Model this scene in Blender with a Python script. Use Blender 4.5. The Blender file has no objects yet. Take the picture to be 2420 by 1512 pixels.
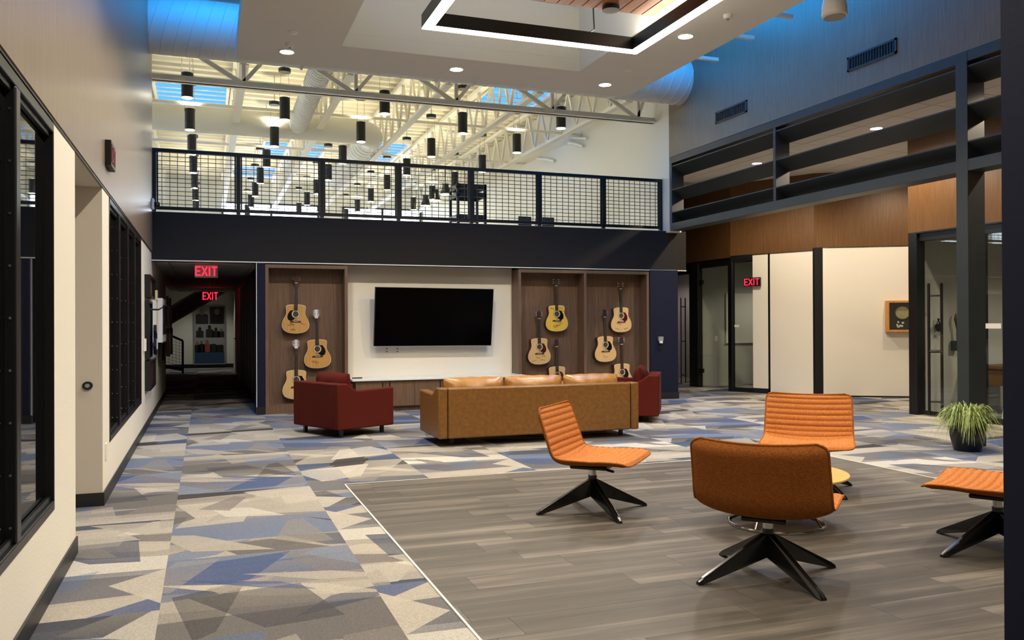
import bpy, math, random
from mathutils import Vector, Matrix, noise
random.seed(11)
S = bpy.context.scene
COL = S.collection

# ------------------------------------------------------------------ camera
F, CX, CY, H = 1989.5, 1210.0, 756.0, 1.4
YAW, PITCH, ROLL = math.radians(20.006), math.radians(.2165), math.radians(-.236)
fw = Vector((math.sin(YAW) * math.cos(PITCH), math.cos(YAW) * math.cos(PITCH), math.sin(PITCH)))
r0 = Vector((math.cos(YAW), -math.sin(YAW), 0))
u0 = r0.cross(fw)
rt = r0 * math.cos(ROLL) + u0 * math.sin(ROLL)
up = rt.cross(fw)
CAMP = Vector((0, 0, H))
cam = bpy.data.cameras.new('camera')
cam.sensor_width = 36
cam.lens = F / 2420 * 36
cam.clip_start = .05
cam_o = bpy.data.objects.new('camera', cam)
COL.objects.link(cam_o)
m = Matrix((rt, up, -fw)).transposed().to_4x4()
m.translation = CAMP
cam_o.matrix_world = m
S.camera = cam_o


def at(x, y, **k):
    """point where the photo's pixel ray meets a plane X=, Y= or Z="""
    d = fw * F + rt * (x - CX) + up * (CY - y)
    for a, i in (('X', 0), ('Y', 1), ('Z', 2)):
        if a in k:
            return CAMP + d * ((k[a] - CAMP[i]) / d[i])


# ------------------------------------------------------------------ world, exposure
def lin(c):
    if isinstance(c, str):
        c = tuple(int(c[i:i + 2], 16) for i in (0, 2, 4))
    return tuple((v / 255 / 12.92 if v / 255 <= .04045 else ((v / 255 + .055) / 1.055) ** 2.4) for v in c)


W = bpy.data.worlds.new('daylight')
S.world = W
W.use_nodes = True
W.node_tree.nodes['Background'].inputs[0].default_value = (.80, .90, 1, 1)
W.node_tree.nodes['Background'].inputs[1].default_value = 3.6
S.view_settings.view_transform = 'Standard'
S.view_settings.look = 'None'
S.view_settings.exposure = 1.45
S.view_settings.gamma = 1
S.view_settings.use_curve_mapping = False
S.cycles.use_denoising = True
S.cycles.max_bounces = 6
S.cycles.adaptive_threshold = .02
S.cycles.diffuse_bounces = 4
S.cycles.glossy_bounces = 4
S.cycles.transparent_max_bounces = 12
S.cycles.sample_clamp_indirect = 6
S.cycles.caustics_reflective = False
S.cycles.caustics_refractive = False
WARM = (1, .83, .62)
LEDC = (1, .89, .72)
BLUE = (.01, .33, 1)


def lamp(name, kind, loc, energy, color, rot=(0, 0, 0), size=.07, angle=120, blend=.6, parent=None, sy=None):
    l = bpy.data.lights.new(name, kind)
    l.energy = energy
    l.color = color
    if kind == 'SPOT':
        l.spot_size = math.radians(angle)
        l.spot_blend = blend
        l.shadow_soft_size = size
    elif kind == 'AREA':
        l.size = size
        if sy:
            l.shape = 'RECTANGLE'
            l.size_y = sy
    else:
        l.shadow_soft_size = size
    o = bpy.data.objects.new(name, l)
    COL.objects.link(o)
    o.location = Vector(loc) - (ORG[parent.name] if parent else Vector())
    o.rotation_euler = rot
    if parent:
        o.parent = parent
    return o


# ------------------------------------------------------------------ materials
def nodes(name):
    mt = bpy.data.materials.new(name)
    mt.use_nodes = True
    nt = mt.node_tree
    return mt, nt, nt.nodes['Principled BSDF'], nt.nodes, nt.links


def coords(N, L, sx=1, sy=1, sz=1, rz=0, kind='Object'):
    tc = N.new('ShaderNodeTexCoord')
    mp = N.new('ShaderNodeMapping')
    mp.inputs['Scale'].default_value = (sx, sy, sz)
    mp.inputs['Rotation'].default_value = (0, 0, rz)
    L.new(tc.outputs[kind], mp.inputs['Vector'])
    return mp


def ramp(N, stops):
    r = N.new('ShaderNodeValToRGB')
    e = r.color_ramp.elements
    while len(e) < len(stops):
        e.new(.5)
    for el, (p, c) in zip(e, stops):
        el.position = p
        el.color = (*lin(c), 1)
    return r


def plain(name, c, rough=.5, metal=0, var=None, scale=30, bump=0, bscale=None, spec=.5, coat=0, stretch=(1, 1, 1)):
    mt, nt, P, N, L = nodes(name)
    P.inputs['Base Color'].default_value = (*lin(c), 1)
    P.inputs['Roughness'].default_value = rough
    P.inputs['Metallic'].default_value = metal
    P.inputs['Specular IOR Level'].default_value = spec
    P.inputs['Coat Weight'].default_value = coat
    P.inputs['Coat Roughness'].default_value = .08
    if var:
        mp = coords(N, L, *stretch)
        n = N.new('ShaderNodeTexNoise')
        n.inputs['Scale'].default_value = scale
        n.inputs['Detail'].default_value = 4
        r = ramp(N, [(.3, c), (.7, var)])
        L.new(mp.outputs[0], n.inputs['Vector'])
        L.new(n.outputs['Fac'], r.inputs[0])
        L.new(r.outputs[0], P.inputs['Base Color'])
    if bump:
        mp = coords(N, L, *stretch)
        n = N.new('ShaderNodeTexNoise')
        n.inputs['Scale'].default_value = bscale or scale
        n.inputs['Detail'].default_value = 3
        b = N.new('ShaderNodeBump')
        b.inputs['Strength'].default_value = bump
        b.inputs['Distance'].default_value = .01
        L.new(mp.outputs[0], n.inputs['Vector'])
        L.new(n.outputs['Fac'], b.inputs['Height'])
        L.new(b.outputs[0], P.inputs['Normal'])
    return mt


def wood(name, c1, c2, c3, stretch=(9, 9, .6), scale=4, rough=.4, coat=0):
    """vertical or lengthwise grain: noise stretched along one axis, two scales"""
    mt, nt, P, N, L = nodes(name)
    mp = coords(N, L, *stretch)
    n = N.new('ShaderNodeTexNoise')
    n.inputs['Scale'].default_value = scale
    n.inputs['Detail'].default_value = 6
    n.inputs['Roughness'].default_value = .65
    r = ramp(N, [(.28, c1), (.5, c2), (.74, c3)])
    L.new(mp.outputs[0], n.inputs['Vector'])
    L.new(n.outputs['Fac'], r.inputs[0])
    L.new(r.outputs[0], P.inputs['Base Color'])
    P.inputs['Roughness'].default_value = rough
    P.inputs['Coat Weight'].default_value = coat
    P.inputs['Coat Roughness'].default_value = .06
    return mt


def emit(name, c, s):
    mt, nt, P, N, L = nodes(name)
    e = N.new('ShaderNodeEmission')
    e.inputs[0].default_value = (*c, 1)
    e.inputs[1].default_value = s
    L.new(e.outputs[0], N['Material Output'].inputs[0])
    return mt


def glass(name, tint=(1, 1, 1), f=1.0, rough=.0, ior=1.5):
    mt, nt, P, N, L = nodes(name)
    t = N.new('ShaderNodeBsdfTransparent')
    t.inputs[0].default_value = (*tint, 1)
    g = N.new('ShaderNodeBsdfGlossy')
    g.inputs['Roughness'].default_value = rough
    fr = N.new('ShaderNodeLayerWeight')          # Schlick from the facing angle, the same on both sides of a thin pane
    fr.inputs[0].default_value = .5
    pw_ = N.new('ShaderNodeMath')
    pw_.operation = 'POWER'
    pw_.inputs[1].default_value = 5
    mu = N.new('ShaderNodeMath')
    mu.operation = 'MULTIPLY_ADD'
    mu.inputs[1].default_value = .9 * f
    mu.inputs[2].default_value = .05 * f
    L.new(fr.outputs['Facing'], pw_.inputs[0])
    mx = N.new('ShaderNodeMixShader')
    L.new(pw_.outputs[0], mu.inputs[0])
    L.new(mu.outputs[0], mx.inputs[0])
    L.new(t.outputs[0], mx.inputs[1])
    L.new(g.outputs[0], mx.inputs[2])
    L.new(mx.outputs[0], N['Material Output'].inputs[0])
    return mt


def weave(name, c1, c2, scale=420, rough=.9):
    """two thread colours crossing: stretched noises multiplied"""
    mt, nt, P, N, L = nodes(name)
    a = coords(N, L, 1, 1, 1)
    n1 = N.new('ShaderNodeTexNoise')
    n1.inputs['Scale'].default_value = scale
    n1.inputs['Detail'].default_value = 1
    n2 = N.new('ShaderNodeTexNoise')
    n2.inputs['Scale'].default_value = scale * .22
    n2.inputs['Detail'].default_value = 2
    b = coords(N, L, 1, 1, 6)
    L.new(a.outputs[0], n1.inputs['Vector'])
    L.new(b.outputs[0], n2.inputs['Vector'])
    ad = N.new('ShaderNodeMath')
    ad.operation = 'ADD'
    L.new(n1.outputs['Fac'], ad.inputs[0])
    L.new(n2.outputs['Fac'], ad.inputs[1])
    mu = N.new('ShaderNodeMath')
    mu.operation = 'MULTIPLY'
    mu.inputs[1].default_value = .5
    L.new(ad.outputs[0], mu.inputs[0])
    r = ramp(N, [(.38, c1), (.62, c2)])
    L.new(mu.outputs[0], r.inputs[0])
    L.new(r.outputs[0], P.inputs['Base Color'])
    P.inputs['Roughness'].default_value = rough
    P.inputs['Specular IOR Level'].default_value = .2
    bp = N.new('ShaderNodeBump')
    bp.inputs['Strength'].default_value = .35
    bp.inputs['Distance'].default_value = .004
    L.new(mu.outputs[0], bp.inputs['Height'])
    L.new(bp.outputs[0], P.inputs['Normal'])
    return mt


def carpet_mat():
    mt, nt, P, N, L = nodes('carpet_pile')
    at_ = N.new('ShaderNodeVertexColor')
    at_.layer_name = 'dye'
    mp = coords(N, L, 1, .35, 1, kind='Object')
    n = N.new('ShaderNodeTexNoise')
    n.inputs['Scale'].default_value = 190
    n.inputs['Detail'].default_value = 2
    L.new(mp.outputs[0], n.inputs['Vector'])
    r = ramp(N, [(.25, '7f7d7a'), (.75, 'd8d5d0')])
    L.new(n.outputs['Fac'], r.inputs[0])
    mx = N.new('ShaderNodeMixRGB')
    mx.blend_type = 'MULTIPLY'
    mx.inputs[0].default_value = .55
    L.new(at_.outputs[0], mx.inputs[1])
    L.new(r.outputs[0], mx.inputs[2])
    L.new(mx.outputs[0], P.inputs['Base Color'])
    P.inputs['Roughness'].default_value = .95
    P.inputs['Specular IOR Level'].default_value = .12
    b = N.new('ShaderNodeBump')
    b.inputs['Strength'].default_value = .3
    b.inputs['Distance'].default_value = .005
    L.new(n.outputs['Fac'], b.inputs['Height'])
    L.new(b.outputs[0], P.inputs['Normal'])
    return mt


def vinyl_mat():
    mt, nt, P, N, L = nodes('vinyl_plank')
    oi = N.new('ShaderNodeObjectInfo')
    tc = N.new('ShaderNodeTexCoord')
    sep = N.new('ShaderNodeSeparateXYZ')
    L.new(tc.outputs['Object'], sep.inputs[0])
    off = N.new('ShaderNodeVectorMath')
    off.operation = 'ADD'
    cmb = N.new('ShaderNodeCombineXYZ')
    k = N.new('ShaderNodeMath')
    k.operation = 'MULTIPLY'
    k.inputs[1].default_value = 37
    L.new(oi.outputs['Random'], k.inputs[0])
    L.new(k.outputs[0], cmb.inputs[0])
    L.new(k.outputs[0], cmb.inputs[2])
    L.new(tc.outputs['Object'], off.inputs[0])
    L.new(cmb.outputs[0], off.inputs[1])
    mp = N.new('ShaderNodeMapping')
    mp.inputs['Scale'].default_value = (1.1, 26, 1)
    L.new(off.outputs[0], mp.inputs[0])
    n = N.new('ShaderNodeTexNoise')
    n.inputs['Scale'].default_value = 2.2
    n.inputs['Detail'].default_value = 7
    n.inputs['Roughness'].default_value = .75
    L.new(mp.outputs[0], n.inputs['Vector'])
    n2 = N.new('ShaderNodeTexNoise')       # broad light and dark streaks
    n2.inputs['Scale'].default_value = 1.0
    mp2 = N.new('ShaderNodeMapping')
    mp2.inputs['Scale'].default_value = (.5, 9, 1)
    L.new(off.outputs[0], mp2.inputs[0])
    L.new(mp2.outputs[0], n2.inputs['Vector'])
    ad = N.new('ShaderNodeMath')
    ad.operation = 'MULTIPLY_ADD'
    ad.inputs[1].default_value = .45
    L.new(n.outputs['Fac'], ad.inputs[0])
    sc = N.new('ShaderNodeMath')
    sc.operation = 'MULTIPLY'
    sc.inputs[1].default_value = .55
    L.new(n2.outputs['Fac'], sc.inputs[0])
    L.new(sc.outputs[0], ad.inputs[2])
    # plank to plank tone
    tn = N.new('ShaderNodeMath')
    tn.operation = 'MULTIPLY_ADD'
    tn.inputs[1].default_value = .09
    tn.inputs[2].default_value = -.05
    L.new(oi.outputs['Random'], tn.inputs[0])
    ad2 = N.new('ShaderNodeMath')
    L.new(ad.outputs[0], ad2.inputs[0])
    L.new(tn.outputs[0], ad2.inputs[1])
    r = ramp(N, [(.28, '3e3a34'), (.5, '565049'), (.70, '827a70')])
    L.new(ad2.outputs[0], r.inputs[0])
    L.new(r.outputs[0], P.inputs['Base Color'])
    P.inputs['Roughness'].default_value = .5
    P.inputs['Specular IOR Level'].default_value = .35
    return mt


M = {}
M['white_wall'] = plain('warm_white_paint', 'e6e0d2', .75, bump=.12, bscale=60)
M['hall_wall'] = plain('hall_white_paint', 'e4e2d8', .8)
M['grey_wall'] = plain('grey_paint', 'b9b6ae', .8)
M['mauve_wall'] = plain('mauve_grey_paint', '9a8f96', .8)
M['beige_jamb'] = plain('greige_paint', 'c9c1b5', .75)
M['laminate'] = wood('taupe_laminate', '6f6052', '7d6d5e', '8a7a6a', (14, 14, .55), 5, .34)
M['laminate_dark'] = wood('brown_laminate', '5a4331', '6c5340', '7b614b', (14, 14, .5), 5, .45)
M['bulk_wood'] = wood('bulkhead_walnut', '503518', '614220', '705029', (12, 12, .45), 5, .45)
M['slat_wood'] = wood('reddish_slat_wood', '7a4526', '9a5c34', 'b8763f', (9, .5, 9), 4, .5)
M['table_wood'] = wood('pale_maple', 'c99a55', 'd8ab66', 'e2b974', (1, 8, 1), 5, .35)
M['frame_wood'] = wood('honey_oak', 'b07a35', 'c58e45', 'd3a05a', (9, 9, .8), 6, .4)
M['black'] = plain('satin_black', '0f1012', .35)
M['steel'] = plain('charcoal_steel', '2c3133', .45, var='252a2c', scale=3, spec=.5)
M['fascia'] = plain('near_black_paint', '262321', .8, bump=.06, bscale=40, spec=.2)
M['navy'] = plain('navy_paint', '0a112a', .7, bump=.06, bscale=40, spec=.25)
M['base'] = plain('black_rubber_base', '17181a', .45)
M['white_trim'] = plain('white_trim', 'dedbd2', .5)
M['cloud'] = plain('gypsum_white', 'dadad4', .85)
M['deck'] = plain('cream_deck', 'e2ddcc', .55)
M['struct_white'] = plain('white_steel_paint', 'e2dfd5', .5)
M['duct'] = plain('white_duct', 'd9dad6', .5)
M['tile'] = plain('ceiling_tile', 'e2ded6', .9, bump=.1, bscale=90)
M['grid'] = plain('ceiling_grid', 'b2aca2', .6)
M['halltile'] = plain('hall_tile', 'a9a7a0', .9)
M['glass'] = glass('clear_glass', (.93, .96, .94), .9)
M['unlit_glass'] = plain('unlit_backed_glass', '050607', .02, spec=.5)  # black base paints in the darkness of the unlit space behind
M['winglass'] = glass('daylight_glass', (.97, .98, 1), .4)
M['led'] = emit('led_diffuser', LEDC, 6.5)
M['added_led_up'] = emit('added_led_uplight', LEDC, 10)
M['down'] = emit('downlight_lens', LEDC, 18)
M['pend_lens'] = emit('pendant_lens', (1, .88, .62), 14)
M['skylight'] = emit('dusk_skylight', BLUE, 3.4)
M['skylight_far'] = emit('dusk_skylight_corrugated', (.06, .28, .75), .8)
M['exit_red'] = emit('exit_red', (1, .012, .03), 1.6)
M['exit_face'] = plain('exit_face', 'b9a9a6', .4)
M['carpet'] = carpet_mat()
M['vinyl'] = vinyl_mat()
M['leather'] = plain('tan_leather', '6e4a20', .36, var='845a28', scale=22, bump=.12, bscale=150, spec=.45)
M['leather_cush'] = plain('tan_leather_cushion', '93662c', .33, var='a5763a', scale=14, bump=.2, bscale=25, spec=.5)
M['red'] = weave('rust_red_fabric', '43110a', '601c10', 500)
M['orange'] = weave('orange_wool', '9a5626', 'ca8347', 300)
M['orange_back'] = weave('darker_orange_wool', '7c4015', 'ad6a2d', 300)  # darker orange weave for shell back and piping
M['chrome'] = plain('chrome', 'd0d0d0', .15, 1)
M['gloss_black'] = plain('gloss_black', '0b0b0c', .2, coat=.3)
M['tv'] = plain('tv_screen', '020203', .2, spec=.08)
M['plastic'] = plain('white_plastic', 'e3e0d8', .4)
M['grey_plastic'] = plain('grey_plastic', '8b8b8b', .4)
M['leaf'] = plain('grass_leaf', '5c7a2a', .5, var='b3bd6e', scale=26)
M['soil'] = plain('soil', '2b2119', .9)
M['pot'] = plain('black_pot', '121314', .3)
M['counter'] = plain('white_quartz', 'eceae0', .3)
M['g_nat'] = wood('spruce_natural', 'd2a468', 'dcb277', 'e3bd87', (30, 30, 1.5), 3, .28, .5)
M['g_amber'] = wood('spruce_amber', 'b98747', 'c99754', 'd6a866', (30, 30, 1.5), 3, .2, .8)
M['g_yellow'] = wood('spruce_yellow', 'd8a935', 'e6ba45', 'efc75a', (30, 30, 1.5), 3, .3, .5)
M['g_side'] = plain('mahogany_side', '4a2614', .35, coat=.4)
M['g_bind'] = plain('cream_binding', 'e4d8bd', .4)
M['rosewood'] = plain('rosewood', '2e1d14', .5)
M['fret'] = plain('fret_nickel', 'b9b4a8', .25, 1)
M['pick_black'] = plain('black_pickguard', '0d0c0c', .2)
M['pick_red'] = plain('tortoise_pickguard', '4f1613', .2)
M['ink'] = plain('marker_ink', '1c1710', .6)
M['hole'] = plain('guitar_inside', '4a3b24', .8)
M['pearl'] = plain('pearl_overlay', 'd8d6d0', .15)
M['paper'] = plain('paper_white', 'dcdad4', .7)
M['poster_dark'] = plain('poster_dark', '1c1d20', .5)
M['poster_grey'] = plain('poster_grey', '8f9494', .5)
M['poster_blue'] = plain('poster_blue', '2d4a6b', .5)
M['poster_skin'] = plain('poster_skin', '7c6150', .5)
M['poster_red'] = plain('poster_red', '8a4a48', .5)
M['mat_black'] = plain('mat_board_black', '1d1815', .9)
M['drumskin'] = plain('drumskin', 'b5a67c', .6, var='a39468', scale=18)
M['cream'] = plain('cream_plastic', 'd9c79a', .5)
M['maroon'] = plain('maroon_print', '4a1f22', .5)
M['mesh_dark'] = plain('black_wire', '0d0e0f', .4)

# ------------------------------------------------------------------ mesh builder
ORG = {}


class MB:
    def __init__(s):
        s.v, s.f = [], []

    def add(s, vs, fs):
        o = len(s.v)
        s.v += [tuple(p) for p in vs]
        s.f += [tuple(i + o for i in f) for f in fs]
        return s

    def box(s, x0, x1, y0, y1, z0, z1):
        return s.add([(x, y, z) for z in (z0, z1) for y in (y0, y1) for x in (x0, x1)],
                     [(0, 2, 3, 1), (4, 5, 7, 6), (0, 1, 5, 4), (2, 6, 7, 3), (0, 4, 6, 2), (1, 3, 7, 5)])

    def bar(s, p0, p1, w, d, n=(0, 0, 1)):
        """oriented bar p0->p1; w measured across, d along n"""
        p0, p1, n = Vector(p0), Vector(p1), Vector(n)
        t = (p1 - p0).normalized()
        a = t.cross(n)
        if a.length < 1e-5:
            n = Vector((1, 0, 0))
            a = t.cross(n)
        a.normalize()
        b = a.cross(t).normalized()
        vs = [p + a * (w / 2 * i) + b * (d / 2 * j) for p in (p0, p1) for j in (-1, 1) for i in (-1, 1)]
        return s.add(vs, [(0, 2, 3, 1), (4, 5, 7, 6), (0, 1, 5, 4), (2, 6, 7, 3), (0, 4, 6, 2), (1, 3, 7, 5)])

    def cyl(s, p0, p1, r, r1=None, n=14, caps=True):
        return s.tube([p0, p1], [r, r if r1 is None else r1], n, caps=caps)

    def tube(s, pts, r, n=8, closed=False, caps=True):
        pts = [Vector(p) for p in pts]
        k = len(pts)
        rr = r if isinstance(r, (list, tuple)) else [r] * k
        o = len(s.v)
        prev = None
        for i, p in enumerate(pts):
            a = pts[(i + 1) % k] if closed or i + 1 < k else p
            b = pts[i - 1] if closed or i > 0 else p
            t = (a - b).normalized()
            if prev is None:
                q = Vector((0, 0, 1)) if abs(t.z) < .9 else Vector((1, 0, 0))
                e = t.cross(q).normalized()
            else:
                e = (prev - t * prev.dot(t)).normalized()
            prev = e
            g = t.cross(e)
            for j in range(n):
                c = 2 * math.pi * j / n
                s.v.append(tuple(p + (e * math.cos(c) + g * math.sin(c)) * rr[i]))
        for i in range(k if closed else k - 1):
            i2 = (i + 1) % k
            for j in range(n):
                j2 = (j + 1) % n
                s.f.append((o + i * n + j, o + i * n + j2, o + i2 * n + j2, o + i2 * n + j))
        if caps and not closed:
            s.f.append(tuple(o + j for j in range(n))[::-1])
            s.f.append(tuple(o + (k - 1) * n + j for j in range(n)))
        return s

    def lathe(s, prof, c=(0, 0, 0), n=24):
        o = len(s.v)
        for r, z in prof:
            for j in range(n):
                a = 2 * math.pi * j / n
                s.v.append((c[0] + r * math.cos(a), c[1] + r * math.sin(a), c[2] + z))
        for i in range(len(prof) - 1):
            for j in range(n):
                j2 = (j + 1) % n
                s.f.append((o + i * n + j, o + i * n + j2, o + (i + 1) * n + j2, o + (i + 1) * n + j))
        s.f.append(tuple(o + j for j in range(n))[::-1])
        s.f.append(tuple(o + (len(prof) - 1) * n + j for j in range(n)))
        return s

    def prism(s, poly, fn, d0, d1):
        """poly of (a,b); fn(a,b,d) -> xyz"""
        k = len(poly)
        vs = [fn(a, b, d0) for a, b in poly] + [fn(a, b, d1) for a, b in poly]
        return s.add(vs, [tuple(range(k))[::-1], tuple(range(k, 2 * k))] + [(i, (i + 1) % k, k + (i + 1) % k, k + i) for i in range(k)])

    def build(s, name, mat, parent=None, smooth=False, bev=0, seg=2, label=None, sub=0, angle=40):
        me = bpy.data.meshes.new(name)
        og = ORG.get(parent.name, Vector()) if parent else Vector()
        me.from_pydata([(x - og.x, y - og.y, z - og.z) for x, y, z in s.v], [], s.f)
        me.materials.append(M[mat] if isinstance(mat, str) else mat)
        fix_normals(me)
        if smooth:
            me.shade_smooth()
            if angle and not sub:
                me.set_sharp_from_angle(angle=math.radians(angle))
        o = bpy.data.objects.new(name, me)
        COL.objects.link(o)
        if parent:
            o.parent = parent
        ORG[o.name] = og
        if bev:
            b = o.modifiers.new('edge', 'BEVEL')
            b.width = bev
            b.segments = seg
            b.limit_method = 'ANGLE'
            b.angle_limit = math.radians(35)
            if seg > 2:
                me.shade_smooth()
                me.set_sharp_from_angle(angle=math.radians(50))
        if sub:
            q = o.modifiers.new('soft', 'SUBSURF')
            q.levels = q.render_levels = sub
        if label:
            o['label'] = label
        return o


def fix_normals(me):
    import bmesh
    b = bmesh.new()
    b.from_mesh(me)
    bmesh.ops.recalc_face_normals(b, faces=b.faces)
    b.to_mesh(me)
    b.free()


def T(name, label, cat, loc=(0, 0, 0), rz=0, group=None, local=False, kind=None):
    o = bpy.data.objects.new(name, None)
    COL.objects.link(o)
    o.location = loc
    o.rotation_euler = (0, 0, rz)
    o.empty_display_size = .1
    if label:
        o['label'] = label
    if cat:
        o['category'] = cat
    if group:
        o['group'] = group
    if kind:
        o['kind'] = kind
    ORG[o.name] = Vector() if local else Vector(loc)
    return o


def tag(o, label, cat, group=None):
    o['label'] = label
    o['category'] = cat
    if group:
        o['group'] = group
    return o


def struct(o, label=None):
    o['kind'] = 'structure'
    if label:
        o['label'] = label
    return o


def sbox(name, mat, *b, bev=0, label=None):
    return struct(MB().box(*b).build(name, mat, bev=bev), label)


def copy_tree(o, parent=None):
    c = o.copy()
    COL.objects.link(c)
    if parent:
        c.parent = parent
    ORG[c.name] = ORG[o.name]
    for ch in [x for x in o.children]:
        copy_tree(ch, c)
    return c


GLYPH = {'E': (.55, [(0, 0, 0, 1), (0, 1, .55, 1), (0, .5, .48, .5), (0, 0, .55, 0)]),
         'X': (.62, [(0, 0, .62, 1), (0, 1, .62, 0)]),
         'I': (.12, [(.06, 0, .06, 1)]),
         'T': (.6, [(.3, 0, .3, 1), (0, 1, .6, 1)])}


def letters(mb, text, o, ux, n, h, wt, d, squash=1, gap=.3):
    """block letters standing on vector ux, facing n"""
    o, ux, n = Vector(o), Vector(ux), Vector(n)
    x = 0
    for ch in text:
        w, st = GLYPH[ch]
        for a, b, c, e in st:
            dv = Vector((c - a, e - b))
            ex = dv.normalized() * (wt / h / 2)
            p = o + ux * ((x + a - ex.x) * h * squash) + Vector((0, 0, (b - ex.y) * h))
            q = o + ux * ((x + c + ex.x) * h * squash) + Vector((0, 0, (e + ex.y) * h))
            mb.bar(p, q, wt, d, n)
        x += w + gap
    return (x - gap) * h * squash


# ------------------------------------------------------------------ measurements
XL, YB, XR = -.75, 13.55, 7.95          # left wall, balcony front, louvre screen
ZW = 2.465                              # underside of the laminate cladding
ZC = 4.70                               # underside of the floating ceiling
ZD = 6.6                                # roof deck
ZH = 2.36                               # hallway ceiling
ZCOR = 4.19                             # corridor ceiling

# ------------------------------------------------------------------ floor
fl = T('floor', None, None, kind='structure')
MB().box(-8.4, 15.2, -4.3, 32.5, -.15, 0).build('screed', 'base', fl)


def clip(poly, p, q):
    """split convex poly by the line p->q: (left part, right part)"""
    a, b = [], []
    ex, ey = q[0] - p[0], q[1] - p[1]
    k = len(poly)
    ds = [ex * (v[1] - p[1]) - ey * (v[0] - p[0]) for v in poly]
    for i in range(k):
        v, w = poly[i], poly[(i + 1) % k]
        d, e = ds[i], ds[(i + 1) % k]
        if d >= 0:
            a.append(v)
        if d <= 0:
            b.append(v)
        if d * e < 0:
            t = d / (d - e)
            z = (v[0] + (w[0] - v[0]) * t, v[1] + (w[1] - v[1]) * t)
            a.append(z)
            b.append(z)
    ok = lambda u: len(u) > 2 and abs(sum(u[i][0] * u[(i + 1) % len(u)][1] - u[(i + 1) % len(u)][0] * u[i][1] for i in range(len(u)))) > 4e-5
    return (a if ok(a) else None), (b if ok(b) else None)


PAL = [('aaa49b', 6), ('98928b', 6), ('86807d', 4), ('c6bfb2', 5), ('d6cfc1', 3), ('b7b0a5', 5), ('50618a', 4), ('65799c', 4), ('8a9ab2', 1), ('3d4963', 3), ('36373b', 3), ('56555a', 2), ('dcd8ce', 2)]
PALW = [c for c, k in PAL for _ in range(k)]
TW, TH = 1.055, 2.06


def carpet_tile(seed):
    rn = random.Random(seed)
    pieces = [([(0, 0), (TW, 0), (TW, TH), (0, TH)], [(lin('a39d95'), 1, 0, 0, 0)])]
    quads = []
    y = -.1
    while y < TH:                                   # ground layer: long slanting bands
        hgt = rn.uniform(.22, .62)
        s1, s2 = rn.uniform(-.22, .22), rn.uniform(-.15, .22)
        quads.append(([(-.1, y), (TW + .1, y + s1), (TW + .1, y + hgt + s2), (-.1, y + hgt)], rn.uniform(.55, 1)))
        y += hgt * rn.uniform(.75, 1.0)
    for _ in range(15):                             # loose shards on top
        cx, cy = rn.uniform(-.1, TW + .1), rn.uniform(0, TH)
        w, h = rn.uniform(.2, .85), rn.uniform(.16, .7)
        sk = rn.uniform(-.22, .22)
        sl = rn.uniform(-.16, .16)
        tp = rn.uniform(.25, 1)
        quads.append(([(cx - w / 2 - sk, cy - h / 2 - sl), (cx + w / 2 - sk, cy - h / 2 + sl), (cx + w / 2 * tp + sk, cy + h / 2 + sl), (cx - w / 2 * tp + sk, cy + h / 2 - sl * .3)], rn.uniform(.45, 1)))
    for q, al in quads:
        c = lin(rn.choice(PALW))
        g = rn.uniform(0, .35)
        an = rn.uniform(0, 6.28)
        ly = (c, al, g, math.cos(an) * 2.2, math.sin(an) * 2.2)
        mid = (sum(p[0] for p in q) / 4, sum(p[1] for p in q) / 4)
        new = []
        for poly, lay in pieces:
            rest = poly
            outs = []
            for i in range(4):
                if rest is None:
                    break
                rest, out = clip(rest, q[i], q[(i + 1) % 4])
                if out:
                    outs.append(out)
            if rest is None:
                new.append((poly, lay))
                continue
            new += [(u, lay) for u in outs]
            new.append((rest, lay + [(*ly, mid)]))
        pieces = new
    vs, fs, cols = [], [], []
    for poly, lay in pieces:
        fs.append(tuple(range(len(vs), len(vs) + len(poly))))
        for p in poly:
            vs.append((p[0], p[1], .003))
            c = Vector(lay[0][0])
            for (k, al, g, gx, gy, md) in lay[1:]:
                a = al * (1 - g * max(0, min(1, .5 + (p[0] - md[0]) * gx + (p[1] - md[1]) * gy)))
                c = c * (1 - a) + Vector(k) * a
            cols.append((*c, 1))
    me = bpy.data.meshes.new('carpet_tile')
    me.from_pydata(vs, [], fs)
    ca = me.color_attributes.new('dye', 'FLOAT_COLOR', 'POINT')
    for i, c in enumerate(cols):
        ca.data[i].color = c
    me.materials.append(M['carpet'])
    return me


VX0, VX1, VY1 = 1.14, 6.08, 7.37
tiles = [carpet_tile(s) for s in (3, 8, 21, 34)]
for i in range(-1, 12):
    for j in range(-2, 14):
        x, y = -.215 + TW * i, .35 + TH * j + (.0 if i % 2 else .9)
        if x > VX0 and x + TW < VX1 and y + TH < VY1:
            continue
        if y > 13 and (x > .9 and x < 7.6):
            continue
        if x > 7.6 and y > 18:
            continue
        if y < .3 and x > 1.2:
            continue
        o = bpy.data.objects.new('carpet_tile', random.choice(tiles))
        COL.objects.link(o)
        o.parent = fl
        if random.random() < .35:
            o.rotation_euler = (0, 0, math.pi)
            o.location = (x + TW, y + TH, 0)
        else:
            o.location = (x, y, 0)

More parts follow.
